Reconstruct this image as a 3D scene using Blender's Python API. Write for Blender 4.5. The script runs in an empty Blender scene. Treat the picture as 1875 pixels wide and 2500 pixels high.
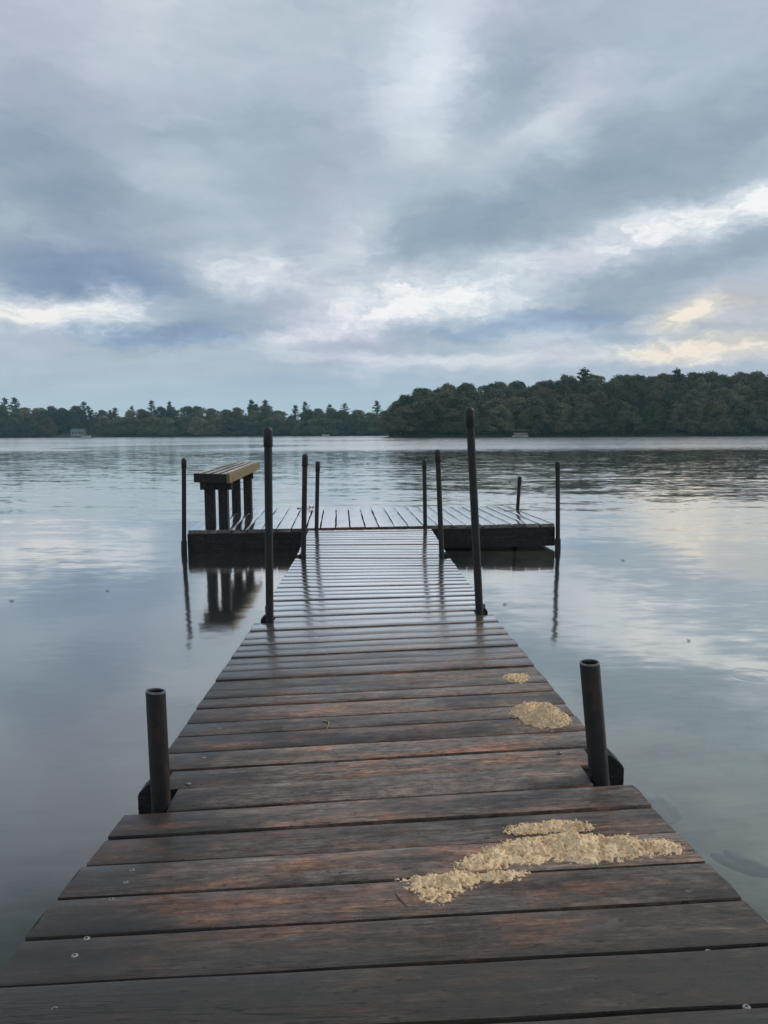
import bpy, bmesh, math, random
import numpy as np
from mathutils import Vector, Matrix, Quaternion, noise as mnoise

SC = bpy.context.scene
COL = SC.collection
R = math.radians
rng = random.Random(11)
WL = 0.185          # level of the lake

# ------------------------------------------------------------------ helpers
def srgb(r, g, b):
    def c(v):
        v /= 255.0
        return v / 12.92 if v <= 0.04045 else ((v + 0.055) / 1.055) ** 2.4
    return (c(r), c(g), c(b), 1.0)


class NT:
    """short-hand for building node trees"""
    def __init__(self, tree):
        self.t = tree
        self.t.nodes.clear()

    def n(self, kind, inputs=None, **props):
        nd = self.t.nodes.new(kind)
        for k, v in props.items():
            setattr(nd, k, v)
        for k, v in (inputs or {}).items():
            s = nd.inputs[k]
            if hasattr(v, 'is_output') or isinstance(v, bpy.types.NodeSocket):
                self.t.links.new(v, s)
            else:
                s.default_value = v
        return nd

    def math(self, op, a, b=0.0, c=0.0, clamp=False):
        nd = self.n('ShaderNodeMath', {0: a, 1: b, 2: c}, operation=op)
        nd.use_clamp = clamp
        return nd.outputs[0]

    def vmath(self, op, a, b=(0, 0, 0)):
        nd = self.n('ShaderNodeVectorMath', {0: a, 1: b}, operation=op)
        return nd.outputs['Value'] if op in ('LENGTH', 'DOT_PRODUCT', 'DISTANCE') else nd.outputs[0]

    def noise(self, vec, scale, detail=4.0, rough=0.5, dist=0.0, out='Fac'):
        nd = self.n('ShaderNodeTexNoise', {'Vector': vec, 'Scale': scale, 'Detail': detail,
                                           'Roughness': rough, 'Distortion': dist})
        return nd.outputs[out]

    def mapping(self, vec, loc=(0, 0, 0), rot=(0, 0, 0), scale=(1, 1, 1), kind='POINT'):
        return self.n('ShaderNodeMapping', {'Vector': vec, 'Location': loc, 'Rotation': rot, 'Scale': scale},
                      vector_type=kind).outputs[0]

    def ramp(self, fac, stops, interp='LINEAR'):
        nd = self.n('ShaderNodeValToRGB', {'Fac': fac})
        cr = nd.color_ramp
        cr.interpolation = interp
        while len(cr.elements) < len(stops):
            cr.elements.new(0.5)
        for e, (p, c) in zip(cr.elements, stops):
            e.position = p
            e.color = c if len(c) == 4 else (*c, 1)
        return nd.outputs[0]

    def maprange(self, v, a, b, c=0.0, d=1.0, smooth=False):
        nd = self.n('ShaderNodeMapRange', {0: v, 1: a, 2: b, 3: c, 4: d})
        nd.interpolation_type = 'SMOOTHSTEP' if smooth else 'LINEAR'
        nd.clamp = True
        return nd.outputs[0]

    def mix(self, fac, a, b, blend='MIX'):
        nd = self.n('ShaderNodeMix', data_type='RGBA', blend_type=blend)
        for s, v in ((nd.inputs['Factor'], fac), (nd.inputs[6], a), (nd.inputs[7], b)):
            if isinstance(v, bpy.types.NodeSocket):
                self.t.links.new(v, s)
            else:
                s.default_value = v
        return nd.outputs[2]


def new_mat(name):
    m = bpy.data.materials.new(name)
    m.use_nodes = True
    return m, NT(m.node_tree)


def simple_mat(name, col, rough=0.6, var=0.25, scale=8.0, bump=0.0, spec=0.5, metal=0.0, col2=None):
    m, t = new_mat(name)
    pos = t.n('ShaderNodeTexCoord').outputs['Object']
    nz = t.noise(pos, scale, 5, 0.6)
    c2 = col2 or tuple(c * (1 - var) for c in col[:3]) + (1,)
    c = t.mix(t.maprange(nz, 0.35, 0.65), c2, tuple(col[:3]) + (1,))
    ins = {'Base Color': c, 'Roughness': rough, 'Metallic': metal, 'Specular IOR Level': spec}
    if bump:
        ins['Normal'] = t.n('ShaderNodeBump', {'Height': nz, 'Strength': bump, 'Distance': 0.004}).outputs[0]
    b = t.n('ShaderNodeBsdfPrincipled', ins)
    t.n('ShaderNodeOutputMaterial', {'Surface': b.outputs[0]})
    return m


def mesh_obj(name, verts, faces, mat, parent=None, smooth=False, loc=None):
    me = bpy.data.meshes.new(name)
    me.from_pydata([tuple(v) for v in verts], [], faces)
    me.update()
    if smooth:
        me.polygons.foreach_set('use_smooth', [True] * len(me.polygons))
    for mm in (mat if isinstance(mat, (list, tuple)) else [mat]):
        me.materials.append(mm)
    o = bpy.data.objects.new(name, me)
    COL.objects.link(o)
    if loc is not None:
        o.location = loc
    if parent:
        o.parent = parent
    return o


def empty(name, loc=(0, 0, 0)):
    o = bpy.data.objects.new(name, None)
    o.location = loc
    o.empty_display_size = 0.1
    COL.objects.link(o)
    return o


def tag(o, label=None, cat=None, group=None, kind=None):
    if label: o['label'] = label
    if cat: o['category'] = cat
    if group: o['group'] = group
    if kind: o['kind'] = kind
    return o


class MB:
    """collects verts / faces of one mesh"""
    def __init__(self):
        self.v, self.f = [], []

    def add(self, vs, fs):
        b = len(self.v)
        self.v += [Vector(x) for x in vs]
        self.f += [tuple(b + i for i in q) for q in fs]

    def hexa(self, c, bev=0.0):
        """c: 8 corners, bottom 4 (ccw) then top 4 (ccw); bevelled"""
        bm = bmesh.new()
        vs = [bm.verts.new(x) for x in c]
        for q in ((3, 2, 1, 0), (4, 5, 6, 7), (0, 1, 5, 4), (1, 2, 6, 5), (2, 3, 7, 6), (3, 0, 4, 7)):
            bm.faces.new([vs[i] for i in q])
        if bev:
            bmesh.ops.bevel(bm, geom=bm.edges[:], offset=bev, segments=2, affect='EDGES', profile=0.6)
        bm.verts.index_update()
        self.add([v.co.copy() for v in bm.verts], [[v.index for v in f.verts] for f in bm.faces])
        bm.free()

    def box(self, x0, x1, y0, y1, z0, z1, bev=0.0, m=None):
        c = [Vector(p) for p in ((x0, y0, z0), (x1, y0, z0), (x1, y1, z0), (x0, y1, z0),
                                 (x0, y0, z1), (x1, y0, z1), (x1, y1, z1), (x0, y1, z1))]
        if m:
            c = [m @ p for p in c]
        self.hexa(c, bev)

    def beam(self, a, b, w, h, bev=0.0, up=(0, 0, 1)):
        """bar from a to b, w wide, h tall; the axis runs through the middle"""
        a, b = Vector(a), Vector(b)
        d = (b - a).normalized()
        s = d.cross(Vector(up)).normalized()
        u = s.cross(d).normalized()
        s *= w / 2
        u *= h / 2
        self.hexa([a - s - u, a + s - u, b + s - u, b - s - u, a - s + u, a + s + u, b + s + u, b - s + u], bev)

    def tube(self, path, seg=20, caps=True):
        """path: list of (point, radius)"""
        n = len(path)
        vs, fs = [], []
        ref = Vector((1, 0, 0))
        for i, (p, r) in enumerate(path):
            p = Vector(p)
            d = (Vector(path[min(i + 1, n - 1)][0]) - Vector(path[max(i - 1, 0)][0]))
            if d.length < 1e-9:
                d = Vector((0, 0, 1))
            d.normalize()
            a = (ref - d * ref.dot(d))
            if a.length < 1e-3:
                a = Vector((0, 1, 0)) - d * d.y
            a.normalize()
            b = d.cross(a)
            for k in range(seg):
                t = 2 * math.pi * k / seg
                vs.append(p + (a * math.cos(t) + b * math.sin(t)) * r)
        for i in range(n - 1):
            for k in range(seg):
                k2 = (k + 1) % seg
                fs.append((i * seg + k, i * seg + k2, (i + 1) * seg + k2, (i + 1) * seg + k))
        if caps:
            fs.append(tuple(reversed(range(seg))))
            fs.append(tuple((n - 1) * seg + k for k in range(seg)))
        self.add(vs, fs)

    def build(self, name, mat, parent=None, smooth=False, loc=None):
        return mesh_obj(name, self.v, self.f, mat, parent, smooth, loc)


def shade_auto(o, ang=40):
    me = o.data
    bm = bmesh.new()
    bm.from_mesh(me)
    for e in bm.edges:
        e.smooth = len(e.link_faces) == 2 and e.calc_face_angle(3.2) < R(ang)
    for f in bm.faces:
        f.smooth = True
    bm.to_mesh(me)
    bm.free()
    return o

# ------------------------------------------------------------------ camera
cam = bpy.data.cameras.new('camera')
cam.sensor_fit = 'VERTICAL'
cam.sensor_height = 24.0
cam.sensor_width = 18.0
cam.lens = 24.0 * 1880 / 2500
cam.clip_start = 0.05
cam.clip_end = 5000
co = bpy.data.objects.new('camera', cam)
COL.objects.link(co)
co.matrix_world = Matrix.Translation((0, 0, 1.36)) @ Matrix.Rotation(R(90 - 5.83), 4, 'X') @ Matrix.Rotation(R(-0.3), 4, 'Z')
SC.camera = co

# ------------------------------------------------------------------ sky and sun
SUN_AZ, SUN_EL = 62.0, 36.0
w = bpy.data.worlds.new('World')
SC.world = w
w.use_nodes = True
t = NT(w.node_tree)
d = t.n('ShaderNodeTexCoord').outputs['Generated']
sep = t.n('ShaderNodeSeparateXYZ', {0: d})
dx, dy, dz = sep.outputs[0], sep.outputs[1], sep.outputs[2]
az = t.math('MULTIPLY', t.math('ARCTAN2', dx, dy), 57.29578)
el = t.math('MULTIPLY', t.math('ARCSINE', dz), 57.29578)
# a flat cloud deck seen in perspective: the detail shrinks and flattens towards the horizon
zz = t.math('ADD', t.math('MAXIMUM', dz, 0.0), 0.10)
deck = t.n('ShaderNodeCombineXYZ', {0: t.math('DIVIDE', dx, zz), 1: t.math('DIVIDE', dy, zz), 2: 0.0}).outputs[0]
ang = t.n('ShaderNodeCombineXYZ', {0: az, 1: el, 2: 0.0}).outputs[0]
wa = t.noise(t.mapping(ang, scale=(0.10, 0.22, 1)), 1.0, 6, 0.6, out='Color')
wb = t.noise(t.mapping(ang, scale=(0.45, 0.9, 1)), 1.0, 8, 0.7, out='Color')
warp = t.vmath('ADD', t.vmath('MULTIPLY', t.vmath('SUBTRACT', wa, (0.5, 0.5, 0.5)), (9.0, 4.2, 0)),
               t.vmath('MULTIPLY', t.vmath('SUBTRACT', wb, (0.5, 0.5, 0.5)), (3.4, 1.7, 0)))
pw = t.vmath('ADD', ang, warp)
# cloud banks: azimuth, elevation, half width, half height (degrees), tilt, brightness, warmth
BANKS = [
 (5.1,26.2,8.7,6.5,60,0.24,-0.1),(3.4,23.2,6.7,5.2,60,0.18,-0.1),(-0.1,24.8,8.7,7.1,0,0.14,-0.1),(12.8,20.9,6.3,3.2,35,0.2,0),
 (8.4,19.0,7.1,3.2,35,0.16,0),(21.1,21.5,9.5,3.2,20,0.1,0),(0.8,20.6,6.7,5.1,0,0.12,0),(-14.4,17.7,7.1,2.4,-15,0.2,0),
 (-24.0,13.7,7.5,2.0,-15,0.15,0),(25.3,14.4,13.5,2.4,14,0.56,0.1),(17.0,13.4,14.3,2.1,14,0.26,0),(5.8,11.8,12.7,2.0,8,0.24,0),
 (-2.2,13.3,5.1,3.4,30,0.28,0),(-9.0,11.3,6.7,2.4,-10,0.36,0),(-7.5,12.7,2.8,1.6,-40,0.15,0),(-24.3,7.9,8.7,2.4,0,0.40,0.25),
 (-19.4,8.2,8.7,2.2,8,0.36,0.2),(-19.0,9.6,2.8,1.3,-30,0.25,0.1),(-0.2,8.9,10.3,2.5,10,0.5,0),(7.8,9.7,9.9,2.5,5,0.36,0),
 (-9.0,6.7,7.5,1.0,3,0.3,0),(-3.0,5.4,15.8,1.0,-2,0.25,0),(10.8,5.2,15.8,1.7,2,0.24,0.15),(-1.3,4.5,4.0,1.2,0,0.15,0),
 (11.8,7.2,8.7,1.9,0,0.22,0),(21.3,7.9,4.2,1.9,10,0.52,0.8),(24.8,7.3,7.1,3.8,0,0.16,0.4),(23.4,5.4,11.1,1.3,0,0.40,0.8),
 (19.3,5.9,3.6,1.0,0,0.25,0.6),(-20.9,24.9,13.1,8.7,0,0.12,0),(-12.0,25.9,12.7,6.3,0,0.13,0),(-23.6,15.9,14.7,8.3,0,-0.22,-0.1),
 (-19.9,10.8,10.7,3.2,0,-0.2,-0.5),(-13.2,8.1,8.7,3.2,0,-0.16,-0.3),(9.7,16.3,17.4,4.4,25,-0.16,-0.1),(21.2,18.7,14.7,4.6,25,-0.22,0),
 (4.1,14.7,10.3,3.2,10,-0.10,-0.1),(21.5,11.8,14.7,2.5,14,-0.22,-0.05),(8.3,22.4,6.7,3.8,20,-0.15,0),(-7.4,20.5,14.7,6.3,0,-0.08,-0.05),
 (15.6,7.8,10.3,2.4,0,-0.12,-0.3),(8.8,7.7,10.7,1.4,5,-0.14,-0.6),(-16.7,6.5,9.5,1.4,0,-0.13,-0.6),(-4.4,2.9,19.8,2.4,0,0.05,-0.5),
 (23.3,8.9,11.9,2.0,0,0.05,0.2)]
SKY_BASE = 0.55
L = None
W = None
POS = 0.0
n1 = t.noise(deck, 0.55, 7, 0.55, 0.3)
n2 = t.noise(t.mapping(deck, loc=(3.1, 7.7, 0), rot=(0, 0, 0.5), scale=(0.8, 1.6, 1)), 1.6, 8, 0.6, 0.2)
n3 = t.noise(t.mapping(pw, scale=(0.16, 0.42, 1)), 1.0, 7, 0.6, 0.5)
L = t.math('ADD', t.math('MULTIPLY_ADD', n3, 0.30, -0.15), 0.0)
L = t.math('ADD', L, t.math('ADD', t.math('MULTIPLY_ADD', n1, 0.26, SKY_BASE - 0.13), t.math('MULTIPLY_ADD', n2, 0.24, -0.12)))
for (a, e, rx, ry, rot, amp, warm) in BANKS:
    m = t.mapping(pw, loc=(a, e, 0), rot=(0, 0, R(rot)), scale=(rx, ry, 1), kind='TEXTURE')
    g = t.n('ShaderNodeTexGradient', {'Vector': m}, gradient_type='SPHERICAL').outputs['Fac']
    g = t.maprange(g, 0.0, 0.92, smooth=True)
    L = t.math('MULTIPLY_ADD', g, amp * (0.74 if amp > 0 else 0.92), L)
    if amp > 0.1 and e < 16:
        POS = t.math('MULTIPLY_ADD', g, amp, POS)
    if warm:
        W = t.math('MULTIPLY_ADD', g, warm, W if W is not None else 0.0)
puff = t.noise(t.mapping(pw, loc=(2, 5, 0), scale=(0.42, 1.1, 1)), 1.0, 9, 0.66, 0.4)
puff = t.math('SUBTRACT', t.maprange(puff, 0.36, 0.62), 0.45)
L = t.math('ADD', L, t.math('MULTIPLY', t.math('MINIMUM', POS, 0.5), t.math('MULTIPLY', puff, 0.5)))
cloud = t.ramp(L, [(0.0, srgb(106, 126, 146)), (0.22, srgb(134, 154, 172)), (0.42, srgb(158, 175, 190)),
                   (0.62, srgb(184, 197, 209)), (0.84, srgb(216, 225, 232)), (1.0, srgb(246, 249, 249))])
cloud = t.mix(t.maprange(W, 0.05, 0.9), cloud, t.mix(0.75, cloud, srgb(255, 242, 214), 'MULTIPLY'))
cloud = t.mix(t.math('MULTIPLY', t.maprange(W, -0.05, -0.6), 0.6), cloud, t.mix(0.9, cloud, srgb(205, 228, 255), 'MULTIPLY'))
lav = t.maprange(t.noise(t.mapping(ang, loc=(5, 2, 0), scale=(0.07, 0.10, 1)), 1.0, 3, 0.5), 0.45, 0.7)
cloud = t.mix(t.math('MULTIPLY', lav, 0.65), cloud, t.mix(1.0, cloud, srgb(255, 244, 255), 'MULTIPLY'))
# thin, pale blue band low over the far shore
low = t.maprange(el, 6.0, 1.5, 0.0, 0.8, smooth=True)
right_cut = t.maprange(az, 8.0, 22.0, 1.0, 0.25)
cloud = t.mix(t.math('MULTIPLY', low, right_cut), cloud, srgb(178, 201, 214))
nish = t.n('ShaderNodeTexSky', sky_type='NISHITA', sun_disc=False, sun_elevation=R(SUN_EL), sun_rotation=R(SUN_AZ))
bg_sky = t.n('ShaderNodeBackground', {'Color': nish.outputs[0], 'Strength': 0.06})
bg_cloud = t.n('ShaderNodeBackground', {'Color': cloud, 'Strength': 1.0})
cover = t.maprange(L, 0.1, 0.5, 0.90, 0.98)
ms = t.n('ShaderNodeMixShader', {0: cover, 1: bg_sky.outputs[0], 2: bg_cloud.outputs[0]})
t.n('ShaderNodeOutputWorld', {'Surface': ms.outputs[0]})
w.cycles.sampling_method = 'MANUAL'
w.cycles.sample_map_resolution = 1024

sun = bpy.data.lights.new('sun', 'SUN')
sun.energy = 1.5
sun.angle = R(14)
sun.color = (1.0, 0.93, 0.82)
so = bpy.data.objects.new('sun', sun)
COL.objects.link(so)
sdir = Vector((math.sin(R(SUN_AZ)) * math.cos(R(SUN_EL)), math.cos(R(SUN_AZ)) * math.cos(R(SUN_EL)), math.sin(R(SUN_EL))))
so.rotation_euler = (-sdir).to_track_quat('-Z', 'Y').to_euler()

# ------------------------------------------------------------------ materials
def wood_mat(name, along='x', grey=(0.172, 0.126, 0.098), red=(0.330, 0.150, 0.080), pale=(0.44, 0.34, 0.25),
             dark=(0.024, 0.022, 0.020), redness=0.5, wet=0.9, ior=1.32, moss=0.0, end_dark=0.0, film=False):
    m, t = new_mat(name)
    pos = t.n('ShaderNodeTexCoord').outputs['Object']
    rnd = t.n('ShaderNodeNewGeometry').outputs['Random Per Island']
    off = t.n('ShaderNodeCombineXYZ', {0: t.math('MULTIPLY', rnd, 37.0), 1: t.math('MULTIPLY', rnd, 11.0), 2: t.math('MULTIPLY', rnd, 23.0)}).outputs[0]
    rot = {'x': (0, 0, 0), 'y': (0, 0, R(90)), 'z': (0, R(90), 0)}[along]
    p = t.vmath('ADD', t.mapping(pos, rot=rot), off)
    fine = t.noise(t.mapping(p, scale=(9.0, 210, 210)), 1.0, 6, 0.7, 0.8)
    mid = t.noise(t.mapping(p, scale=(2.0, 48, 48)), 1.0, 8, 0.72, 1.6)
    patch = t.noise(t.mapping(p, scale=(2.6, 9.0, 9.0)), 1.0, 8, 0.72, 0.8)
    patch2 = t.noise(t.mapping(p, loc=(9, 4, 2), scale=(4.5, 18.0, 18.0)), 1.0, 8, 0.74, 0.6)
    blot = t.noise(t.mapping(p, loc=(2, 14, 5), scale=(2.0, 5.5, 5.5)), 1.0, 8, 0.7)
    c = t.mix(t.maprange(patch, 0.62 - redness * 0.20, 0.74 - redness * 0.18), (*grey, 1), (*red, 1))
    c = t.mix(t.math('MULTIPLY', t.maprange(patch2, 0.60, 0.76), 0.6), c, (*pale, 1))
    c = t.mix(t.math('MULTIPLY', t.maprange(blot, 0.52, 0.36), 0.85), c, (*dark, 1))
    tone = t.maprange(rnd, 0, 1, 0.55, 1.2)
    c = t.mix(1.0, c, t.n('ShaderNodeCombineXYZ', {0: tone, 1: tone, 2: tone}).outputs[0], 'MULTIPLY')
    g = t.math('MULTIPLY', t.maprange(fine, 0.30, 0.70, 0.45, 1.55), t.maprange(mid, 0.32, 0.68, 0.55, 1.45))
    c = t.mix(1.0, c, t.n('ShaderNodeCombineXYZ', {0: g, 1: g, 2: g}).outputs[0], 'MULTIPLY')
    mott = t.noise(t.mapping(p, loc=(7, 7, 1), scale=(26, 48, 48)), 1.0, 8, 0.78, 0.3)
    mo = t.maprange(mott, 0.34, 0.66, 0.40, 1.65)
    c = t.mix(1.0, c, t.n('ShaderNodeCombineXYZ', {0: mo, 1: mo, 2: mo}).outputs[0], 'MULTIPLY')
    scuff = t.noise(t.mapping(p, loc=(3, 1, 8), scale=(9, 40, 40)), 1.0, 6, 0.75, 0.5)
    c = t.mix(t.math('MULTIPLY', t.maprange(scuff, 0.63, 0.72), 0.5), c, (pale[0], pale[1] * 0.92, pale[2] * 0.85, 1))
    # splits along the grain and knots
    crack = t.noise(t.mapping(p, loc=(1, 8, 3), scale=(2.2, 60, 60)), 1.0, 3, 0.5, 1.2)
    ck = t.math('MULTIPLY', t.maprange(t.math('ABSOLUTE', t.math('SUBTRACT', crack, 0.5)), 0.0, 0.018, 1.0, 0.0),
                t.maprange(t.noise(t.mapping(p, loc=(4, 4, 4), scale=(1.0, 4, 4)), 1.0, 2), 0.5, 0.62))
    c = t.mix(t.math('MULTIPLY', ck, 0.8), c, (*dark, 1))
    vor = t.n('ShaderNodeTexVoronoi', {'Vector': t.vmath('ADD', t.mapping(p, scale=(2.6, 7.0, 7.0)), t.vmath('MULTIPLY', t.noise(p, 9.0, 3, out='Color'), (0.22, 0.3, 0.2))), 'Scale': 1.0, 'Randomness': 1.0})
    kn = t.maprange(vor.outputs['Distance'], 0.07, 0.15, 1.0, 0.0)
    kn = t.math('MULTIPLY', kn, t.maprange(t.n('ShaderNodeSeparateColor', {0: vor.outputs['Color']}).outputs[0], 0.55, 0.6))
    c = t.mix(t.math('MULTIPLY', kn, 0.85), c, (dark[0] * 1.5, dark[1] * 1.3, dark[2] * 1.2, 1))
    # grit and lichen specks
    sp = t.noise(pos, 210.0, 2, 0.5)
    c = t.mix(t.math('MULTIPLY', t.maprange(sp, 0.69, 0.74), 0.5), c, (0.30, 0.27, 0.21, 1))
    if moss:
        ms_ = t.maprange(t.noise(pos, 14.0, 5, 0.6), 0.60 - 0.3 * moss, 0.72 - 0.2 * moss)
        c = t.mix(ms_, c, t.mix(fine, (0.11, 0.08, 0.03, 1), (0.27, 0.19, 0.06, 1)))
    if end_dark:
        # boards get darker towards their left ends
        at = t.n('ShaderNodeAttribute', attribute_name='across').outputs['Fac']
        edge = t.math('ADD', at, t.math('MULTIPLY_ADD', patch2, 0.5, t.math('MULTIPLY_ADD', blot, 0.5, -0.5)))
        c = t.mix(t.math('MULTIPLY', t.maprange(edge, 0.34, 0.04), end_dark), c, (*dark, 1))
        st = t.n('ShaderNodeAttribute', attribute_name='vignette').outputs['Fac']  # vignette over the near boards, painted into their colour
        vign = t.math('ADD', st, t.math('MULTIPLY_ADD', blot, 1.2, t.math('MULTIPLY_ADD', patch2, 0.8, -1.35)))
        c = t.mix(t.math('MULTIPLY', t.maprange(vign, 0.30, 0.70), 0.88), c, (dark[0] * 1.6, dark[1] * 1.6, dark[2] * 1.5, 1))
        sp2 = t.noise(t.mapping(p, scale=(40, 90, 90)), 1.0, 3, 0.6)
        c = t.mix(t.math('MULTIPLY', t.maprange(sp2, 0.62, 0.67), 0.8), c, (*dark, 1))
    wn = t.noise(t.mapping(p, loc=(6, 1, 1), scale=(2.5, 8, 8)), 1.0, 5, 0.6)
    if film:
        # the film of rain water: pooled on the far boards, only patchy on the near ones
        fl = t.n('ShaderNodeAttribute', attribute_name='film').outputs['Fac']
        wv = t.math('ADD', fl, t.math('MULTIPLY_ADD', wn, 0.9, -0.45), clamp=True)
        wv = t.math('MULTIPLY_ADD', wv, 0.88, 0.12)
    else:
        wv = t.maprange(wn, 0.3, 0.7, max(0.0, wet - 0.3), wet)
    rg = t.math('ADD', t.math('MULTIPLY_ADD', wv, -0.26, 0.52), t.math('MULTIPLY', t.maprange(fine, 0.35, 0.75), 0.12))
    h = t.math('SUBTRACT', t.math('ADD', t.math('MULTIPLY', mott, 0.7), t.math('ADD', t.math('MULTIPLY', fine, 0.4), t.math('MULTIPLY', mid, 0.5))), t.math('MULTIPLY', ck, 0.8))
    bp = t.n('ShaderNodeBump', {'Height': h, 'Strength': 0.9, 'Distance': 0.003})
    flm = t.n('ShaderNodeBump', {'Height': t.math('ADD', t.noise(t.mapping(p, scale=(2, 9, 9)), 1.0, 3), t.math('MULTIPLY', fine, 0.12)), 'Strength': 0.09, 'Distance': 0.01})
    b = t.n('ShaderNodeBsdfPrincipled', {'Base Color': c, 'Roughness': rg, 'IOR': ior, 'Normal': bp.outputs[0]})
    if film or wet > 0.5:
        face = t.math('ABSOLUTE', t.vmath('DOT_PRODUCT', flm.outputs[0], t.n('ShaderNodeNewGeometry').outputs['Incoming']))
        fr = t.ramp(face, [(0.0, (1, 1, 1)), (0.08, (.93, .93, .93)), (0.17, (.99, .99, .99)), (0.21, (.92, .92, .92)), (0.27, (.62, .62, .62)), (0.40, (.15, .15, .15)), (0.6, (.05, .05, .05)), (1.0, (.03, .03, .03))])
        gl = t.n('ShaderNodeBsdfGlossy', {'Color': (1, 1, 1, 1), 'Roughness': t.math('MULTIPLY_ADD', wv, -0.20, 0.31), 'Normal': flm.outputs[0]})
        b = t.n('ShaderNodeMixShader', {0: t.math('MULTIPLY', fr, wv), 1: b.outputs[0], 2: gl.outputs[0]})
    t.n('ShaderNodeOutputMaterial', {'Surface': b.outputs[0]})
    return m


M_DECK = wood_mat('wet_deck_boards', 'x', end_dark=0.85, film=True, redness=0.6)
M_PLAT = wood_mat('wet_platform_boards', 'y', redness=0.25, film=True)
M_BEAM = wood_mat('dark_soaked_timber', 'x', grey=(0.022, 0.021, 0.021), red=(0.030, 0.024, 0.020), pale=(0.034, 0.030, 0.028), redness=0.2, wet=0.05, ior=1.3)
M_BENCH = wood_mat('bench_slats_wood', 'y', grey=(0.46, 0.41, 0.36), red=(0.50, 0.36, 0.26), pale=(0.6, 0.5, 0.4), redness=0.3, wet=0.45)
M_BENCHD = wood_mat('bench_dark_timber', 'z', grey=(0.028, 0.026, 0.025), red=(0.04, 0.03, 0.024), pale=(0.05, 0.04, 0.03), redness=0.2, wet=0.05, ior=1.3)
M_MOSS = wood_mat('mossy_board', 'y', grey=(0.10, 0.085, 0.04), red=(0.16, 0.10, 0.04), pale=(0.26, 0.20, 0.07), moss=0.9, wet=0.3, ior=1.4)
def post_mat():
    m, t = new_mat('painted_steel_pipe')
    pos = t.n('ShaderNodeTexCoord').outputs['Object']
    n = t.noise(pos, 24, 6, 0.65)
    streak = t.noise(t.mapping(pos, scale=(60, 60, 3.5)), 1.0, 6, 0.65)
    c = t.mix(t.maprange(n, 0.35, 0.65), (0.016, 0.016, 0.017, 1), (0.026, 0.026, 0.027, 1))
    c = t.mix(t.math('MULTIPLY', t.maprange(t.math('ADD', n, t.math('MULTIPLY', streak, 0.7)), 0.90, 1.02), 0.8), c, (0.055, 0.030, 0.018, 1))
    c = t.mix(t.math('MULTIPLY', t.maprange(streak, 0.66, 0.72), 0.5), c, (0.075, 0.075, 0.075, 1))
    bp = t.n('ShaderNodeBump', {'Height': t.math('ADD', n, streak), 'Strength': 0.25, 'Distance': 0.002})
    b = t.n('ShaderNodeBsdfPrincipled', {'Base Color': c, 'Roughness': t.maprange(n, 0.3, 0.7, 0.4, 0.75), 'Specular IOR Level': 0.3, 'Normal': bp.outputs[0]})
    t.n('ShaderNodeOutputMaterial', {'Surface': b.outputs[0]})
    return m


M_POST = post_mat()
M_CAP = simple_mat('black_rubber_cap', (0.024, 0.025, 0.026), 0.5, 0.2, 30, 0.1, spec=0.4)
M_RIM = simple_mat('worn_pipe_rim', (0.20, 0.20, 0.20), 0.35, 0.5, 60, 0.1, metal=0.4)
M_SCREW = simple_mat('zinc_screw', (0.34, 0.33, 0.31), 0.55, 0.4, 200, 0.0, metal=0.4)
M_SLOT = simple_mat('screw_recess', (0.02, 0.02, 0.02), 0.7, 0.2, 100)


def sand_mat():
    m, t = new_mat('damp_sand')
    pos = t.n('ShaderNodeTexCoord').outputs['Object']
    a = t.noise(pos, 34, 6, 0.65)
    b = t.noise(pos, 260, 4, 0.7)
    g = t.noise(pos, 900, 2, 0.5)
    c = t.mix(t.maprange(a, 0.3, 0.7), (0.62, 0.44, 0.26, 1), (0.80, 0.62, 0.41, 1))
    c = t.mix(t.maprange(b, 0.55, 0.75), c, (0.82, 0.66, 0.46, 1))
    c = t.mix(t.math('MULTIPLY', t.maprange(g, 0.62, 0.7), 0.6), c, (0.13, 0.08, 0.04, 1))
    isl = t.n('ShaderNodeNewGeometry').outputs['Random Per Island']
    vv = t.maprange(isl, 0, 1, 0.85, 1.45)
    c = t.mix(1.0, c, t.n('ShaderNodeCombineXYZ', {0: vv, 1: t.math('MULTIPLY', vv, 0.97), 2: t.math('MULTIPLY', vv, 0.93)}).outputs[0], 'MULTIPLY')
    damp = t.noise(pos, 22, 4, 0.6)
    c = t.mix(t.math('MULTIPLY', t.maprange(damp, 0.55, 0.70), 0.55), c, (0.26, 0.17, 0.09, 1))
    h = t.math('ADD', t.math('MULTIPLY', b, 0.7), t.math('MULTIPLY', g, 0.3))
    bp = t.n('ShaderNodeBump', {'Height': h, 'Strength': 0.8, 'Distance': 0.004})
    s = t.n('ShaderNodeBsdfPrincipled', {'Base Color': c, 'Roughness': 0.85, 'Specular IOR Level': 0.25, 'Normal': bp.outputs[0]})
    t.n('ShaderNodeOutputMaterial', {'Surface': s.outputs[0]})
    return m


M_SAND = sand_mat()


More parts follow.
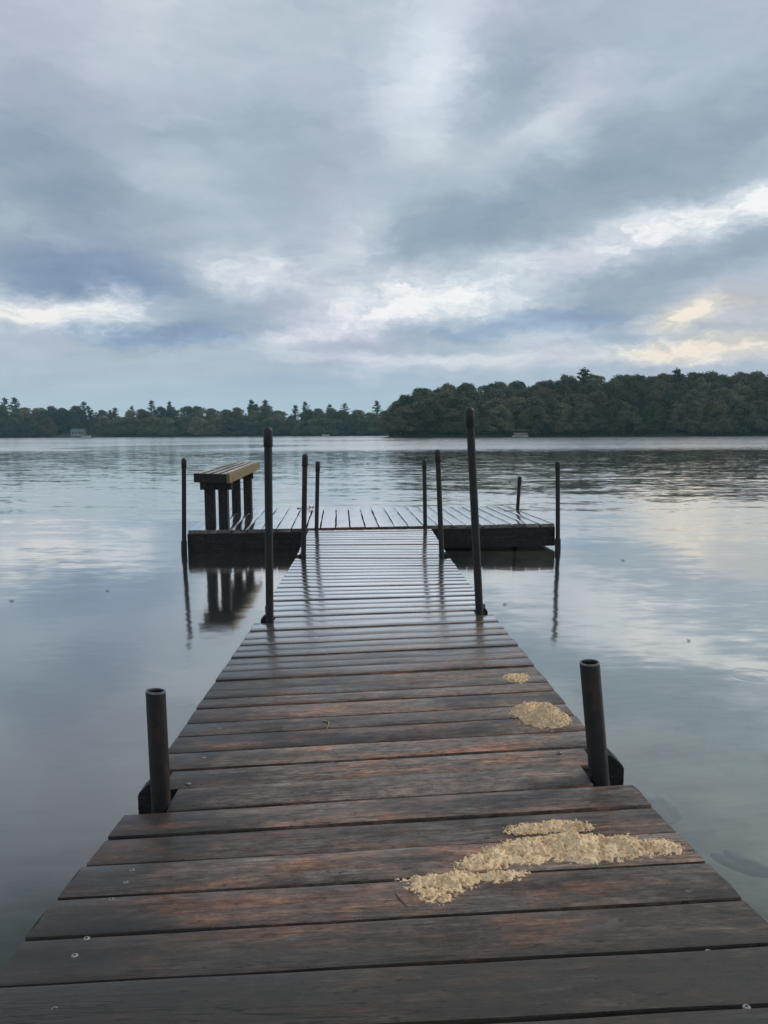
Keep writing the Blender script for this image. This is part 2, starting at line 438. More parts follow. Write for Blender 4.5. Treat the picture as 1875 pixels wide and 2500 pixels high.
def water_mat():
    m, t = new_mat('lake_water')
    pos = t.n('ShaderNodeTexCoord').outputs['Object']
    sp = t.n('ShaderNodeSeparateXYZ', {0: pos})
    X, Y = sp.outputs[0], sp.outputs[1]
    # where the wind ruffles the lake: calm round the dock, choppy further out, in drawn-out patches
    pn = t.noise(t.mapping(pos, loc=(3.0, 0.4, 0), scale=(0.010, 0.055, 1)), 1.0, 4, 0.55, 0.4)
    near = t.maprange(Y, 6.0, 26.0, smooth=True)
    far = t.maprange(t.math('ADD', Y, t.math('MULTIPLY_ADD', pn, 30.0, -15.0)), 44.0, 62.0, smooth=True)
    right = t.maprange(t.math('SUBTRACT', X, t.math('MULTIPLY', Y, 0.04)), -1.5, 3.0)
    calm_streak = t.math('MULTIPLY', t.maprange(pn, 0.50, 0.58), t.maprange(right, 0, 1, 1.0, 0.35))
    amp = t.math('MULTIPLY_ADD', near, 0.024, 0.030)
    amp = t.math('MULTIPLY_ADD', far, 0.20, amp)
    amp = t.math('MULTIPLY', amp, t.math('MULTIPLY_ADD', calm_streak, -0.7, 1.0))
    # a glassy slick out on the left
    wob = t.vmath('MULTIPLY', t.vmath('SUBTRACT', t.noise(t.mapping(pos, scale=(0.12, 0.05, 1)), 1.0, 4, out='Color'), (0.5, 0.5, 0.5)), (9, 26, 0))
    sl = t.n('ShaderNodeTexGradient', {'Vector': t.mapping(t.vmath('ADD', pos, wob), loc=(-19, 74, 0), rot=(0, 0, R(-12)), scale=(13, 19, 50), kind='TEXTURE')}, gradient_type='SPHERICAL').outputs['Fac']
    amp = t.math('MULTIPLY', amp, t.maprange(sl, 0.05, 0.22, 1.0, 0.10))
    v1 = t.noise(t.mapping(pos, rot=(0, 0, R(7)), scale=(0.9, 2.6, 1)), 1.0, 3, 0.5, out='Color')
    v2 = t.noise(t.mapping(pos, rot=(0, 0, R(-9)), scale=(3.2, 6.5, 1)), 1.0, 3, 0.55, out='Color')
    v3 = t.noise(t.mapping(pos, scale=(6, 15, 1)), 1.0, 3, 0.55, out='Color')
    half = (0.5, 0.5, 0.5)
    v0 = t.noise(t.mapping(pos, rot=(0, 0, R(14)), scale=(0.22, 0.55, 1)), 1.0, 3, 0.5, out='Color')
    inshore = t.math('MULTIPLY_ADD', near, -2.4, 2.4)
    v0s = t.n('ShaderNodeVectorMath', {0: t.vmath('SUBTRACT', v0, half)}, operation='SCALE')
    t.t.links.new(inshore, v0s.inputs['Scale'])
    s = t.vmath('ADD', t.vmath('ADD', v0s.outputs[0], t.vmath('MULTIPLY', t.vmath('SUBTRACT', v1, half), (0.9, 1.9, 0))),
                t.vmath('MULTIPLY', t.vmath('SUBTRACT', v2, half), (0.8, 1.4, 0)))
    s = t.vmath('ADD', s, t.vmath('MULTIPLY', t.vmath('SUBTRACT', v3, half), (2.6, 1.9, 0)))
    sc = t.n('ShaderNodeVectorMath', {0: s}, operation='SCALE')
    t.t.links.new(amp, sc.inputs['Scale'])
    slope = sc.outputs[0]
    # rings left by the last raindrops
    for (scl, thr, seed) in ((0.55, 0.70, 0.0), (1.1, 0.80, 3.7)):
        vp = t.mapping(pos, loc=(seed, seed * 0.7, 0), scale=(scl, scl, 0))
        vo = t.n('ShaderNodeTexVoronoi', {'Vector': vp, 'Scale': 1.0, 'Randomness': 0.8}, voronoi_dimensions='2D')
        dv = t.vmath('SUBTRACT', vp, vo.outputs['Position'])
        dist = t.math('DIVIDE', t.vmath('LENGTH', dv), scl)
        rc = t.n('ShaderNodeSeparateColor', {0: vo.outputs['Color']})
        on = t.math('GREATER_THAN', rc.outputs[0], thr)
        rad = t.math('MULTIPLY_ADD', rc.outputs[1], 0.10, 0.03)
        u = t.math('DIVIDE', t.math('SUBTRACT', dist, rad), 0.014)
        env = t.math('EXPONENT', t.math('MULTIPLY', t.math('MULTIPLY', u, u), -0.5))
        wv = t.math('MULTIPLY', t.math('MULTIPLY', env, t.math('SINE', t.math('MULTIPLY', u, 2.2))), t.math('MULTIPLY', on, 0.015))
        nv = t.n('ShaderNodeVectorMath', {0: t.vmath('NORMALIZE', dv)}, operation='SCALE')
        t.t.links.new(wv, nv.inputs['Scale'])
        slope = t.vmath('ADD', slope, nv.outputs[0])
    # out on the chop only the wave faces turned towards the viewer can be seen
    inc = t.n('ShaderNodeNewGeometry').outputs['Incoming']
    hv = t.vmath('NORMALIZE', t.vmath('MULTIPLY', inc, (1, 1, 0)))
    sp_ = t.vmath('DOT_PRODUCT', slope, hv)
    fx = t.math('MULTIPLY', t.math('ADD', sp_, t.math('ABSOLUTE', sp_)), t.math('MULTIPLY', far, -1.0))
    fv = t.n('ShaderNodeVectorMath', {0: hv}, operation='SCALE')
    t.t.links.new(fx, fv.inputs['Scale'])
    slope = t.vmath('ADD', slope, fv.outputs[0])
    nrm = t.vmath('NORMALIZE', t.vmath('ADD', t.vmath('MULTIPLY', slope, (-1, -1, 0)), (0, 0, 1)))
    rough = t.math('MULTIPLY_ADD', far, 0.06, t.math('MULTIPLY_ADD', near, -0.03, 0.085))
    gl = t.n('ShaderNodeBsdfGlossy', {'Color': (1.0, 0.975, 0.935, 1), 'Roughness': rough, 'Normal': nrm})
    tr = t.n('ShaderNodeBsdfTransparent', {'Color': (0.66, 0.74, 0.70, 1)})
    face = t.math('ABSOLUTE', t.vmath('DOT_PRODUCT', nrm, t.n('ShaderNodeNewGeometry').outputs['Incoming']))
    fr = t.ramp(face, [(0.0, (1, 1, 1)), (0.10, (.95, .95, .95)), (0.215, (.82, .82, .82)), (0.383, (.42, .42, .42)), (0.53, (.11, .11, .11)), (0.75, (.05, .05, .05)), (1.0, (.04, .04, .04))])
    mx = t.n('ShaderNodeMixShader', {0: fr, 1: tr.outputs[0], 2: gl.outputs[0]})
    t.n('ShaderNodeOutputMaterial', {'Surface': mx.outputs[0]})
    return m


def bed_mat():
    m, t = new_mat('lake_bed')
    pos = t.n('ShaderNodeTexCoord').outputs['Object']
    sp = t.n('ShaderNodeSeparateXYZ', {0: pos})
    n = t.noise(pos, 1.4, 5, 0.6, 0.5)
    sandy = t.math('ADD', t.math('SUBTRACT', sp.outputs[0], t.math('MULTIPLY', sp.outputs[1], 0.10)), t.math('MULTIPLY_ADD', n, 2.2, -1.1))
    c = t.mix(t.maprange(sandy, -0.2, 2.0, smooth=True), (0.050, 0.058, 0.056, 1), (0.38, 0.35, 0.27, 1))
    c = t.mix(t.maprange(t.noise(pos, 3.0, 6, 0.65), 0.5, 0.75), c, (0.10, 0.09, 0.065, 1))
    ripple = t.noise(t.mapping(pos, rot=(0, 0, 0.35), scale=(2.0, 14, 1)), 1.0, 3, 0.5)
    c = t.mix(1.0, c, t.mix(t.maprange(ripple, 0.35, 0.65), (0.8, 0.8, 0.8, 1), (1.1, 1.1, 1.1, 1)), 'MULTIPLY')
    b = t.n('ShaderNodeBsdfDiffuse', {'Color': c})
    t.n('ShaderNodeOutputMaterial', {'Surface': b.outputs[0]})
    return m


M_WATER = water_mat()
M_BED = bed_mat()

# ------------------------------------------------------------------ water and lake bed
bm = MB()
S = 1500
bm.add([(-S, -400, WL), (S, -400, WL), (S, 1500, WL), (-S, 1500, WL)], [(0, 1, 2, 3)])
tag(bm.build('lake_water', M_WATER), kind='structure')

xs = [-1500, -400, -100, -40] + [-20 + i for i in range(41)] + [40, 100, 400, 1500]
ys = [-400, -100, -30] + [-10 + i for i in range(41)] + [45, 80, 150, 250, 420, 1500]
vs, fs = [], []
for y in ys:
    for x in xs:
        dep = 0.42 + 0.055 * max(0, y + 1) + 0.10 * max(0, 2.0 - x) ** 0.8
        dep = min(dep, 2.6)
        vs.append((x, y, WL - dep + 0.05 * mnoise.noise((x * 0.3, y * 0.3, 1.7))))
for j in range(len(ys) - 1):
    for i in range(len(xs) - 1):
        a = j * len(xs) + i
        fs.append((a, a + 1, a + 1 + len(xs), a + len(xs)))
tag(mesh_obj('lake_bed', vs, fs, M_BED, smooth=True), kind='structure')

# ------------------------------------------------------------------ the dock
# junction lines of the walkway: left and right end of each, measured on the board tops
J = [((-0.560, -0.600, 0.705), (0.660, -0.585, 0.735)),
     ((-0.626, 1.767, 0.453), (0.592, 1.782, 0.516)),
     ((-0.665, 3.859, 0.397), (0.555, 3.873, 0.434)),
     ((-0.700, 6.025, 0.384), (0.520, 6.040, 0.375)),
     ((-0.752, 7.640, 0.401), (0.468, 7.655, 0.410))]
J = [tuple(Vector(p) for p in j) for j in J]
TH = 0.036


def plank(mb, across, a0, a1, b0, b1, seed, seg=26, jit=0.0022, endj=0.002, crown=0.0):
    """one board between near edge a0-a1 and far edge b0-b1 (tops), with uneven edges and ends"""
    r = random.Random(seed)
    a0, a1, b0, b1 = (Vector(p) for p in (a0, a1, b0, b1))
    up = (a1 - a0).cross(b0 - a0).normalized()
    el_, er_ = r.uniform(-endj, endj), r.uniform(-endj, endj)
    dirx = (a1 - a0).normalized()
    lift = r.uniform(-0.0025, 0.0025)
    prof = [(0.0, -TH), (0.0, -0.006), (0.012, -0.0012), (0.05, 0.0), (0.35, 0.0), (0.65, 0.0), (0.95, 0.0), (0.988, -0.0012), (1.0, -0.006), (1.0, -TH)]
    n = len(prof)
    vs, fs, ac = [], [], []
    for j in range(seg + 1):
        s = j / seg
        pa = a0.lerp(a1, s) + dirx * (el_ * (1 - s) + er_ * s)
        pb = b0.lerp(b1, s) + dirx * (el_ * (1 - s) + er_ * s)
        dy = (pb - pa).normalized()
        pa = pa + dy * jit * 1.6 * mnoise.noise((s * 5, seed * 3.1, 0.3)) 
        pb = pb + dy * jit * 1.6 * mnoise.noise((s * 5, seed * 3.1, 7.3))
        wob = lift + 0.0012 * mnoise.noise((s * 2.5, seed * 1.7, 4.4))
        endrag = 0.0
        if j in (0, seg):
            endrag = (-1 if j == 0 else 1)
        for k, (q, h) in enumerate(prof):
            p = pa.lerp(pb, q) + up * (h + wob)
            if endrag:
                p = p + dirx * (endrag * 0.004 * mnoise.noise((q * 4.0, seed * 2.3, endrag)))
            vs.append(p)
            ac.append(s)
    for j in range(seg):
        for k in range(n - 1):
            a = j * n + k
            fs.append((a, a + n, a + n + 1, a + 1))
        fs.append((j * n + n - 1, (j + 1) * n + n - 1, (j + 1) * n, j * n))
    fs.append(tuple(range(n)))
    fs.append(tuple(reversed([seg * n + k for k in range(n)])))
    mb.add(vs, fs)
    across += [s_ for s_ in ac]


def smooth(a, b, v):
    q = min(1, max(0, (v - a) / (b - a)))
    return q * q * (3 - 2 * q)


def put_attr(o, name, vals):
    a = o.data.attributes.new(name, 'FLOAT', 'POINT')
    a.data.foreach_set('value', vals)


def section(label, j0, j1, n, notch, seed, gap=(0.004, 0.013), cuts=None):
    (nl, wl), (nr, wr) = notch
    root = tag(empty('dock_section', (j0[0] + j0[1]) / 2), label, 'dock', 'walkway sections of the dock')
    o = root.location.copy()
    mb, across = MB(), []
    r = random.Random(seed)
    L0, R0, L1, R1 = j0[0] - o, j0[1] - o, j1[0] - o, j1[1] - o
    cuts = cuts or [i / n + (r.uniform(-0.06, 0.06) / n if 0 < i < n else 0) for i in range(n + 1)]
    n = len(cuts) - 1
    ln = (L1 - L0).length
    for i in range(n):
        g0, g1 = r.uniform(*gap) / ln / 2, r.uniform(*gap) / ln / 2
        t0, t1 = cuts[i] + g0, cuts[i + 1] - g1
        tilt = r.uniform(-0.0016, 0.0016) / ln
        inl = inr = 0.0
        inl = wl * (1, 0.55, 0.3)[i] if i < nl else 0.0
        inr = wr * (1, 0.55, 0.3)[i] if i < nr else 0.0
        w_ = (R0 - L0).normalized()
        a0, a1 = L0.lerp(L1, t0 - tilt) + w_ * inl, R0.lerp(R1, t0 + tilt) - w_ * inr
        b0, b1 = L0.lerp(L1, t1 - tilt) + w_ * inl, R0.lerp(R1, t1 + tilt) - w_ * inr
        plank(mb, across, a0, a1, b0, b1, seed * 100 + i)
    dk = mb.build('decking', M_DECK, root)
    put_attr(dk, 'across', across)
    put_attr(dk, 'vignette', [1 - smooth(1.0, 1.75, v.co.y + o.y) for v in dk.data.vertices])  # weight of the painted vignette, full on the nearest boards
    put_attr(dk, 'film', [smooth(2.4, 4.6, v.co.y + o.y) for v in dk.data.vertices])
    shade_auto(dk, 50)
    # side beams and cross joists below the boards
    w_ = (R0 - L0).normalized()
    dn = Vector((0, 0, -1))
    for s_, (p, q) in ((1, (L0, L1)), (-1, (R0, R1))):
        f = MB()
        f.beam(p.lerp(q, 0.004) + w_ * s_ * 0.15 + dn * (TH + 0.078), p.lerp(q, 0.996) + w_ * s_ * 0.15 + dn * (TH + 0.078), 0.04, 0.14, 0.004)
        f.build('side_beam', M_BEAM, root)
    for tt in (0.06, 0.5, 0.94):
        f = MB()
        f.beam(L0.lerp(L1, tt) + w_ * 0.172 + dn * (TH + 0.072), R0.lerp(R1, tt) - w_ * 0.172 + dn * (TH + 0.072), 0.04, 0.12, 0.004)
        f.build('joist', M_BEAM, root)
    return root


def screw(root, p):
    """small pan head with a recess, set flush in a board"""
    p = Vector(p) - root.location
    m = MB()
    m.tube([(p + Vector((0, 0, -0.004)), 0.0052), (p + Vector((0, 0, 0.0006)), 0.0056), (p + Vector((0, 0, 0.0018)), 0.0042)], 12)
    b = len(m.f)
    m.tube([(p + Vector((0, 0, 0.0010)), 0.0019), (p + Vector((0, 0, 0.0024)), 0.0019)], 8)
    o = m.build('screw', [M_SCREW, M_SLOT], root)
    for i, pl in enumerate(o.data.polygons):
        pl.material_index = 1 if i >= b else 0


s1 = section('nearest weathered walkway section with the long sand patch lying on it', J[0], J[1], 18, ((0, 0), (0, 0)), 1, (0.005, 0.011),
             [0] + [1 - 0.0572 * k for k in range(16, -1, -1)])
s2 = section('brown wet walkway section between the open pipe posts and the tall capped posts', J[1], J[2], 17, ((2, 0.100), (2, 0.088)), 2, (0.003, 0.009),
             [0, .063, .122, .179, .243, .297, .366, .414, .460, .5215, .5775, .6257, .680, .732, .787, .846, .9186, 1])
s3 = section('shiny wet walkway section beyond the pair of tall capped posts', J[2], J[3], 16, ((3, 0.092), (2, 0.084)), 3, (0.004, 0.010))
s4 = section('farthest shiny walkway section, ending at the wide platform', J[3], J[4], 12, ((1, 0.080), (2, 0.080)), 4, (0.004, 0.010))


def on_deck(x, y):
    """height of the board tops at x, y"""
    for a, b in zip(J, J[1:]):
        ya, yb = a[0].y, b[0].y
        if ya <= y <= yb or b is J[-1]:
            tt = (y - ya) / (yb - ya)
            l, r = a[0].lerp(b[0], tt), a[1].lerp(b[1], tt)
            q = (x - l.x) / (r.x - l.x)
            return l.z + (r.z - l.z) * q


for x, y in ((-0.509, 1.463), (-0.504, 1.411), (-0.509, 1.347), (-0.504, 1.216), (-0.504, 1.166), (-0.478, 1.03), (-0.49, 0.97),
             (0.501, 1.349), (0.49, 1.096), (0.49, 1.042), (0.487, 0.968), (0.502, 1.30)):
    screw(s1, (x, y, on_deck(x, y) + 0.0005))
for x, y in ((-0.514, 2.096), (-0.513, 1.924), (-0.52, 2.33), (0.47, 2.00), (-0.53, 2.9), (-0.535, 3.05), (-0.54, 3.42)):
    screw(s2, (x, y, on_deck(x, y) + 0.0005))

# brackets that carry the posts, one child of the section the post is bolted to
def bracket(root, p, side, k=1.0):
    p = Vector(p) - root.location
    m = MB()
    # cleat with a clipped top corner, standing out beyond the post
    x0, x1 = p.x + side * 0.012, p.x + side * (0.012 + 0.050 * k)
    pts = [(x0, -0.050), (x1, -0.050), (x1, 0.004), (x0 + side * 0.020 * k, 0.034 * k), (x0, 0.034 * k)]
    y0, y1 = p.y + 0.012, p.y + 0.075
    vs = [(x, y0, p.z + z) for x, z in pts] + [(x, y1, p.z + z) for x, z in pts]
    n = len(pts)
    fs = [tuple(range(n)), tuple(reversed(range(n, 2 * n)))] + [(i, i + n, (i + 1) % n + n, (i + 1) % n) for i in range(n)]
    m.add(vs, fs)
    b_ = bmesh.new()
    o = m.build('post_bracket', M_BEAM, root)
    b_.from_mesh(o.data)
    bmesh.ops.recalc_face_normals(b_, faces=b_.faces[:])
    bmesh.ops.bevel(b_, geom=b_.edges[:], offset=0.003, segments=2, affect='EDGES')
    b_.to_mesh(o.data)
    b_.free()


bracket(s2, (-0.551, 1.81, 0.47), -1)
bracket(s2, (0.533, 1.83, 0.525), 1)
bracket(s3, (-0.593, 3.90, 0.40), -1, 0.75)
bracket(s3, (0.494, 3.91, 0.435), 1, 0.6)
bracket(s4, (-0.646, 6.07, 0.385), -1, 0.6)
bracket(s4, (0.460, 6.08, 0.385), 1, 0.6)

# platform across the end
PF = [Vector((-1.975, 7.672, 0.400)), Vector((1.736, 7.762, 0.443)), Vector((1.620, 9.85, 0.417)), Vector((-2.105, 9.85, 0.418))]
plat = tag(empty('dock_platform', (-0.15, 8.75, 0.41)), 'wide dock platform of wet boards laid lengthwise, with the bench on its end', 'dock')
po = plat.location.copy()
FL, FR, BR, BL = (p - po for p in PF)
mb, across = MB(), []
N = 25
r = random.Random(77)
cuts = [i / N + (r.uniform(-0.05, 0.05) / N if 0 < i < N else 0) for i in range(N + 1)]
for i in range(N):
    g = r.uniform(0.008, 0.014) / 3.7 / 2
    t0, t1 = cuts[i] + g, cuts[i + 1] - g
    # boards run away from the walkway: ends on the front and the back edge
    plank(mb, across, FL.lerp(FR, t1), BL.lerp(BR, t1), FL.lerp(FR, t0), BL.lerp(BR, t0), 900 + i, 24, 0.004, 0.012)
o = mb.build('decking', M_PLAT, plat)
put_attr(o, 'across', across)
put_attr(o, 'film', [1.0] * len(o.data.vertices))
shade_auto(o, 50)
dn = Vector((0, 0, -1))
ins = 0.025
cen = (FL + FR + BR + BL) / 4
rim = [p.lerp(cen, 0.012) + dn * (TH + 0.097) for p in (FL, FR, BR, BL)]
for i in range(4):
    m = MB()
    a, b = rim[i], rim[(i + 1) % 4]
    e = (b - a).normalized() * (0.022 if i % 2 else -0.022)
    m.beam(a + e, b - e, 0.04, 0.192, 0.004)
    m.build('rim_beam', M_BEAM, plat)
for tt in (0.2, 0.4, 0.6, 0.8):
    m = MB()
    m.beam(rim[0].lerp(rim[1], tt) + Vector((0, 0.03, 0.02)), rim[3].lerp(rim[2], tt) + Vector((0, -0.03, 0.02)), 0.04, 0.12, 0.004)
    m.build('joist', M_BEAM, plat)

for tt in (0.16, 0.33, 0.5, 0.67, 0.84):  # unseen beams added to stop sky light showing through the board gaps
    m = MB()
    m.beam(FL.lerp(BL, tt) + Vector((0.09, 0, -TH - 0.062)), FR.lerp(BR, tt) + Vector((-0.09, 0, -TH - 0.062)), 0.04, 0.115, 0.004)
    m.build('sky_blocker', M_BEAM, plat)

# ------------------------------------------------------------------ posts
def capped_post(label, top, base, rad, cap=True, sleeve=None, zb=-1.3):
    top, base = Vector(top), Vector(base)
    ax = (top - base).normalized()
    foot = base + ax * ((zb - base.z) / ax.z)
    root = tag(empty('dock_post', (base.x, base.y, base.z)), label, 'post', 'capped pipe posts of the dock')
    o = root.location.copy()
    m = MB()
    tl = top - ax * 0.10 if cap else top
    m.tube([(foot - o, rad), (base - o, rad), (base.lerp(tl, 0.5) - o, rad), (tl - o, rad)], 24)
    shade_auto(m.build('pipe', M_POST, root), 60)
    c = MB()
    rc = rad * 1.17
    path = [(tl - o - ax * 0.002, rad * 1.02), (tl - o, rc), (top - o - ax * rc * 0.9, rc * 0.985)]
    for k in range(1, 7):
        a = k / 6 * math.pi / 2
        path.append((top - o - ax * rc * 0.9 * (1 - math.sin(a)), max(rc * math.cos(a), rc * 0.06)))
    c.tube(path, 24)
    shade_auto(c.build('cap', M_CAP, root), 60)
    if sleeve:
        s_ = MB()
        z0, z1 = sleeve
        p0, p1 = base + ax * ((z0 - base.z) / ax.z), base + ax * ((z1 - base.z) / ax.z)
        s_.tube([(p0 - o, rad * 1.05), (p0 - o, rad * 1.32), (p1 - o, rad * 1.32), (p1 - o, rad * 1.05)], 24)
        shade_auto(s_.build('sleeve', M_POST, root), 60)
    return root


def open_post(label, top, base, rad, cut):
    """sawn-off pipe with an open, slanting mouth"""
    top, base = Vector(top), Vector(base)
    ax = (top - base).normalized()
    foot = base + ax * ((-1.2 - base.z) / ax.z)
    root = tag(empty('dock_post', base), label, 'post', 'open pipe posts of the dock')
    o = root.location.copy()
    a = (Vector((1, 0, 0)) - ax * ax.x).normalized()
    b = ax.cross(a)
    seg = 32

    def ring(p, r, c=0.0):
        return [p - o + (a * math.cos(q) + b * math.sin(q)) * r + ax * (c * math.cos(q + cut[1]) * r) for q in (2 * math.pi * k / seg for k in range(seg))]
    ri = rad * 0.82
    rows = [ring(foot, rad), ring(base, rad), ring(top - ax * 0.004, rad, cut[0]), ring(top, rad * 0.985, cut[0]),
            ring(top, ri * 1.02, cut[0]), ring(top - ax * 0.004, ri, cut[0]), ring(top - ax * 0.5, ri)]
    vs = [p for q in rows for p in q]
    fs, mi = [], []
    for i in range(len(rows) - 1):
        for k in range(seg):
            k2 = (k + 1) % seg
            fs.append((i * seg + k, i * seg + k2, (i + 1) * seg + k2, (i + 1) * seg + k))
            mi.append(1 if i in (2, 3, 4) else 0)
    fs.append(tuple((len(rows) - 1) * seg + k for k in range(seg)))
    mi.append(0)
    me = mesh_obj('pipe', vs, fs, [M_POST, M_RIM], root)
    for p, q in zip(me.data.polygons, mi):
        p.material_index = q
    shade_auto(me, 35)


open_post('left of the two sawn-off open pipe posts on the near section', (-0.555, 1.81, 0.744), (-0.551, 1.81, 0.433), 0.0236, (0.12, 2.6))
open_post('right of the two sawn-off open pipe posts, taller and leaning', (0.499, 1.83, 0.803), (0.531, 1.83, 0.499), 0.0240, (-0.05, 0.4))
capped_post('tall black capped post left of the walkway, just right of the bench', (-0.582, 3.90, 1.396), (-0.593, 3.90, 0.378), 0.0203)
capped_post('tallest black capped post, leaning inward on the right of the walkway', (0.433, 3.91, 1.489), (0.492, 3.91, 0.423), 0.0203)
capped_post('middle-sized capped post on the left edge of the far walkway', (-0.618, 6.07, 1.204), (-0.644, 6.07, 0.373), 0.0204)
capped_post('middle-sized capped post on the right edge of the far walkway', (0.425, 6.08, 1.233), (0.459, 6.08, 0.369), 0.0204)
capped_post('slim capped post where the walkway meets the platform, on the left', (-0.654, 7.655, 1.090), (-0.676, 7.645, 0.404), 0.0200)
capped_post('slim capped post where the walkway meets the platform, on the right', (0.403, 7.665, 1.104), (0.412, 7.655, 0.418), 0.0200)
capped_post('thin capped post at the platform corner left of the bench', (-1.976, 7.63, 1.128), (-2.008, 7.63, 0.037), 0.0218, sleeve=(0.12, 0.30))
capped_post('thin capped post at the right front corner of the platform', (1.742, 7.72, 1.076), (1.763, 7.72, -0.023), 0.0220, sleeve=(0.10, 0.29))
capped_post('short leaning capped post at the back right of the platform', (1.750, 9.90, 0.805), (1.728, 9.90, 0.413), 0.0225)

# ------------------------------------------------------------------ bench
bench = tag(empty('bench', (-1.70, 8.5, 0.40)), 'backless wooden slat bench with mossy side board on the platform', 'bench')
bo = bench.location.copy()
ty0, ty1 = 7.50, 9.80


def seat_pt(q, s, dz=0.0):
    """q across 0..1, s along 0..1 on the seat top"""
    l = Vector((-1.853, ty0, 0.982)).lerp(Vector((-1.900, ty1, 1.008)), s)
    r_ = Vector((-1.520, ty0, 0.971)).lerp(Vector((-1.592, ty1, 1.006)), s)
    return l.lerp(r_, q) + Vector((0, 0, dz)) - bo


m = MB()
edges = [(0.0, 0.185), (0.262, 0.438), (0.512, 0.688), (0.762, 0.925)]
for q0, q1 in edges:
    c = [seat_pt(q, s, dz) for dz in (-0.060, 0.0) for q, s in ((q0, 0.02), (q1, 0.02), (q1, 1.0), (q0, 1.0))]
    m.hexa(c, 0.004)
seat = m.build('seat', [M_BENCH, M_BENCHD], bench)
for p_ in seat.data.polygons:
    p_.material_index = 0 if p_.normal.z > 0.9 else 1  # slat sides coloured dark to paint in the shade of the gaps
m = MB()
c = [seat_pt(q, s, dz) for dz in (-0.088, -0.001) for q, s in ((0.0, 0.0), (0.955, 0.0), (0.955, 0.0175), (0.0, 0.0175))]
m.hexa(c, 0.003)
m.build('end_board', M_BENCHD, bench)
m = MB()
c = [seat_pt(q, s, dz) for dz in (-0.088, 0.001) for q, s in ((0.962, 0.0), (1.055, 0.0), (1.055, 1.0), (0.962, 1.0))]
m.hexa(c, 0.003)
tag(m.build('side_board', M_MOSS, bench), 'side board yellowed with moss')
for yy, x0, x1, zz_ in ((7.70, -1.838, -1.520, 0.852), (9.28, -1.880, -1.575, 0.872)):
    m = MB()
    m.box(x0 - bo.x, x1 - bo.x, yy - 0.02 - bo.y, yy + 0.02 - bo.y, zz_ - 0.045 - bo.z, zz_ + 0.050 - bo.z, 0.003)
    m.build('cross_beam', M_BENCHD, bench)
for (x0, x1, y0, y1) in ((-1.807, -1.712, 7.723, 7.815), (-1.668, -1.575, 7.723, 7.815), (-1.845, -1.750, 9.302, 9.394), (-1.702, -1.607, 9.302, 9.394)):
    m = MB()
    m.box(x0 - bo.x, x1 - bo.x, y0 - bo.y, y1 - bo.y, 0.405 - bo.z, 0.895 - bo.z, 0.004)
    m.build('leg', M_BENCHD, bench)

